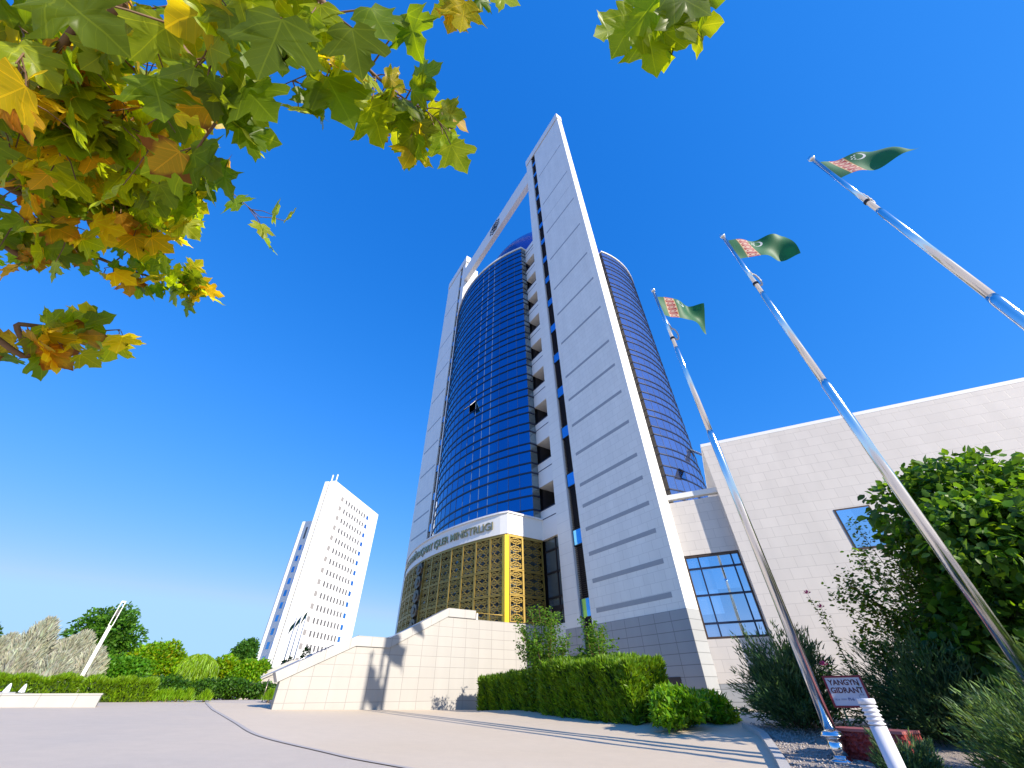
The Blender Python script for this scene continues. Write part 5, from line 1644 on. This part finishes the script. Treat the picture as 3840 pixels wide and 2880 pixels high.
def foliage(parent, leaves):
    """leaves: (point, screen angle in degrees, tilt, size, colour, age)"""
    VV = []; FF = []; CC = []; UU = []; off = 0
    for (p, ang, tilt, yaw, size, colr, age) in leaves:
        T, F, UVs = TEMPL[random.randrange(8)]
        a = R(ang); d = RT * math.cos(a) + UP * math.sin(a) + FW * yaw; d.normalize()
        nrm = -FW; nrm = (nrm - d * nrm.dot(d)).normalized(); s = d.cross(nrm)
        c_, k_ = math.cos(tilt), math.sin(tilt); s, nrm = s * c_ + nrm * k_, nrm * c_ - s * k_
        Mx = np.array([[s.x, d.x, nrm.x], [s.y, d.y, nrm.y], [s.z, d.z, nrm.z]])
        V = (T * size) @ Mx.T + np.array(p)
        VV.append(V); FF.append(np.array(F) + off); off += len(T); UU.append(UVs)
        CC.append(np.tile([*colr, age], (len(T), 1)))
    V = np.concatenate(VV) - np.array(PO); F = np.concatenate(FF); C4 = np.concatenate(CC); U = np.concatenate(UU)
    tri = F[:, 2] == F[:, 3]
    me = bpy.data.meshes.new('foliage')
    faces = [tuple(f[:3]) if t else tuple(f) for f, t in zip(F.tolist(), tri)]
    me.from_pydata(V.tolist(), [], faces); me.materials.append(M['plane'])
    me.polygons.foreach_set('use_smooth', np.ones(len(faces), bool))
    at = me.color_attributes.new('tint', 'FLOAT_COLOR', 'POINT'); at.data.foreach_set('color', C4.astype(np.float32).ravel())
    uvl = me.uv_layers.new(name='UVMap'); lv = np.empty(len(me.loops), np.int32); me.loops.foreach_get('vertex_index', lv)
    uvl.data.foreach_set('uv', U.astype(np.float32)[lv].ravel()); me.update()
    o = bpy.data.objects.new('foliage', me); col.objects.link(o); o.parent = parent
    return o


def pick(rs, autumn=.3):
    q = rs.random()
    if q < autumn * .35: c, age = OCH, rs.uniform(.25, .55)
    elif q < autumn: c, age = YEL, rs.uniform(.0, .35)
    elif q < autumn + (1 - autumn) * .55: c, age = LIME, rs.uniform(-.3, .2)
    else: c, age = GREEN, rs.uniform(-.4, .12)
    k = rs.uniform(.8, 1.2)
    return tuple(v * k * rs.uniform(.92, 1.08) for v in c), age


TRUNK_TOP = Vector((-2.75, -1.5, 3.0))


def branch(pts, hub, r0, nleaf, spread, sizes, autumn, seed, ang=(-40, 45), extra=(), start=0.0):
    rs = random.Random(seed); P = [ray_point(*q) for q in pts]
    chain = [Vector(hub)] + P
    sp_ = spline([tuple(v) for v in chain], 8 * len(chain))
    V = [Vector(v) for v in sp_]
    mb = MB(); n = len(V)
    mb.tube([v - PO for v in V], [r0 * (1 - .86 * i / (n - 1)) for i in range(n)], 8)
    lv = []
    body = V[8:]
    def petiole(p, q, r_=.0022):
        mid = (p + q) / 2 + Vector((0, 0, .012)); mb.tube([p - PO, mid - PO, q - PO], [r_, r_ * .8, r_ * .7], 5, cap=False)
    side = []
    for k in range(max(2, nleaf // 9)):
        i = int(rs.uniform(start, .97) * (len(body) - 1)); b = body[i]
        d = (RT * rs.uniform(-.6, 1) + UP * rs.uniform(-1, .7) + FW * rs.uniform(-.6, .6)).normalized(); L_ = rs.uniform(.4, 1.2) * spread * 1.4
        tw = [b, b + d * L_ * .5 + Vector((0, 0, .02)), b + d * L_ + Vector((0, 0, -.02))]
        mb.tube([t - PO for t in tw], [r0 * .22, r0 * .15, r0 * .08], 6); side.append(tw)
    for k in range(nleaf):
        if side and rs.random() < .6:
            tw = rs.choice(side); t = rs.uniform(.2, 1); b = tw[0].lerp(tw[1], t * 2) if t < .5 else tw[1].lerp(tw[2], t * 2 - 1)
        else:
            b = body[int(rs.uniform(start, 1) * (len(body) - 1))]
        a_ = rs.gauss(*ang); d = RT * math.cos(R(a_)) + UP * math.sin(R(a_)) + FW * rs.uniform(-.5, .5)
        pl = rs.uniform(.3, 1.0) * spread * .5
        p = b + d * pl; petiole(b, p)
        c, age = pick(rs, autumn)
        lv.append((tuple(p), a_ + rs.gauss(0, 18), rs.gauss(0, .65), rs.gauss(0, .55), rs.uniform(*sizes), c, age))
    for (u_, v_, D, a_, size, c, age, tilt) in extra:
        p = ray_point(u_, v_, D); q = min(body, key=lambda w: (w - p).length); petiole(q, p, .003)
        lv.append((tuple(p), a_, tilt, rs.uniform(-.2, .2), size, c, age))
    br = mb.build('branch', M['twig'], plane)
    foliage(br, lv)
    return br


mb = MB()
mb.tube([(0.0, 0.0, -0.2), (0.03, 0.04, 1.2), (0.08, .12, 2.2), (0.15, .2, 2.9), (.5, .5, 3.6), (1.2, .8, 4.4)], [.17, .15, .13, .11, .08, .05], 14)
mb.build('trunk', M['bark'], plane)
hubA = (-1.55, -.55, 3.3); hubL = (-2.75, -1.1, 2.8)
mb = MB()
for q in ((-1.55, -.55, 3.3), (-2.75, -1.1, 2.8), (-.6, -.4, 3.9)):
    a = Vector((-2.75, -1.5, 3.0)) - PO; b = Vector(q) - PO; mb.tube([a - Vector((0, 0, .25)), (a + b) / 2 + Vector((0, 0, .08)), b], [.075, .05, .03], 8)
mb.build('limb', M['bark'], plane)
DG = (.085, .125, .006)
# hanging branch in the middle of the group, with the big dark leaves
branch([(365, -60, 1.55), (372, 70, 1.52), (445, 160, 1.48), (500, 225, 1.45), (470, 260, 1.47), (420, 330, 1.5)], hubA, .015, 26, .15, (.075, .11), .2, 1, (-45, 45),
       extra=((610, 40, 1.30, -105, .165, DG, -.5, .15), (530, 190, 1.4, -48, .135, GREEN, -.4, .2), (420, 335, 1.5, -35, .125, DG, -.3, -.1), (330, 170, 1.45, -75, .12, GREEN, -.3, .5), (400, 350, 1.6, -160, .13, LIME, .1, .3), (120, -20, 1.4, -40, .16, DG, -.3, .3), (480, 10, 1.4, -160, .15, YEL, .1, .6), (360, 60, 1.5, -130, .12, LIME, -.2, .4)))
branch([(640, -60, 1.6), (690, 40, 1.58), (760, 115, 1.58), (830, 180, 1.6), (890, 225, 1.62)], hubA, .013, 46, .17, (.075, .115), .2, 2, (-65, 40),
       extra=((705, 165, 1.5, -62, .16, GREEN, -.3, .35), (800, 235, 1.5, -70, .135, LIME, -.3, -.2), (900, 170, 1.6, 20, .10, GREEN, -.2, .2), (890, 250, 1.6, -90, .115, LIME, -.3, .1), (930, 265, 1.65, -30, .11, LIME, -.3, -.3), (822, 290, 1.6, -50, .04, OCH, .5, .2), (760, 60, 1.4, -80, .13, DG, -.2, .2), (880, 30, 1.5, -75, .12, GREEN, -.2, -.4), (800, 20, 1.5, -60, .13, GREEN, -.1, .3)))
branch([(520, -60, 1.7), (560, 10, 1.75), (610, 60, 1.8), (680, 90, 1.8)], hubA, .010, 26, .16, (.08, .11), .35, 12, (-50, 50))
branch([(250, -60, 1.9), (180, 40, 1.95), (120, 130, 2.0), (150, 220, 2.05), (250, 290, 2.1), (350, 340, 2.1)], hubA, .016, 150, .27, (.08, .12), .30, 3, (-55, 60))
branch([(-60, 60, 2.1), (40, 100, 2.15), (120, 190, 2.2), (190, 260, 2.25), (280, 390, 2.3)], hubL, .016, 150, .28, (.085, .125), .34, 4, (-40, 60))
branch([(-60, 260, 2.3), (60, 270, 2.4), (180, 300, 2.4), (300, 330, 2.4), (430, 370, 2.4)], hubL, .017, 165, .26, (.085, .12), .26, 5, (-45, 55))
branch([(-60, 350, 2.6), (60, 352, 2.65), (170, 380, 2.7), (270, 430, 2.7), (345, 490, 2.7)], hubL, .018, 150, .24, (.085, .12), .24, 6, (-55, 50))
branch([(-60, 180, 2.7), (30, 200, 2.8), (120, 240, 2.8), (200, 300, 2.9), (300, 380, 2.9)], hubL, .014, 130, .32, (.09, .125), .32, 10, (-45, 60))
branch([(-60, 480, 2.7), (60, 500, 2.75), (170, 540, 2.8), (270, 580, 2.8), (350, 605, 2.85), (430, 625, 2.85)], hubL, .016, 90, .15, (.075, .115), .42, 7, (-40, 55))
branch([(-60, 690, 2.5), (40, 700, 2.5), (120, 708, 2.52), (190, 715, 2.55), (260, 712, 2.6)], hubL, .014, 28, .15, (.085, .13), .40, 8, (-60, 60), start=.15)
branch([(1440, -70, 1.5), (1425, -10, 1.5), (1415, 40, 1.5)], (-.1, -.5, 3.4), .009, 5, .12, (.09, .12), .05, 9, (-70, 40),
       extra=((1375, 30, 1.45, -120, .125, LIME, -.5, .2), (1440, 20, 1.4, -60, .12, DG, -.5, .3), (1400, 70, 1.45, -78, .125, LIME, -.5, -.1), (1330, 60, 1.5, -150, .08, LIME, -.4, .2), (1490, -10, 1.45, -10, .10, GREEN, -.3, -.4), (1450, -20, 1.4, -40, .12, GREEN, -.3, .1)))
branch([(1050, -70, 1.6), (1020, -25, 1.6), (1010, 5, 1.6)], (-.3, -.5, 3.4), .008, 3, .08, (.06, .08), .5, 11, (-90, 30),
       extra=((1005, 5, 1.55, -100, .095, YEL, .0, .2), (1065, -15, 1.55, -20, .085, LIME, .1, .4), (985, 5, 1.6, -140, .06, LIME, 0, .1)))
#--MARK5
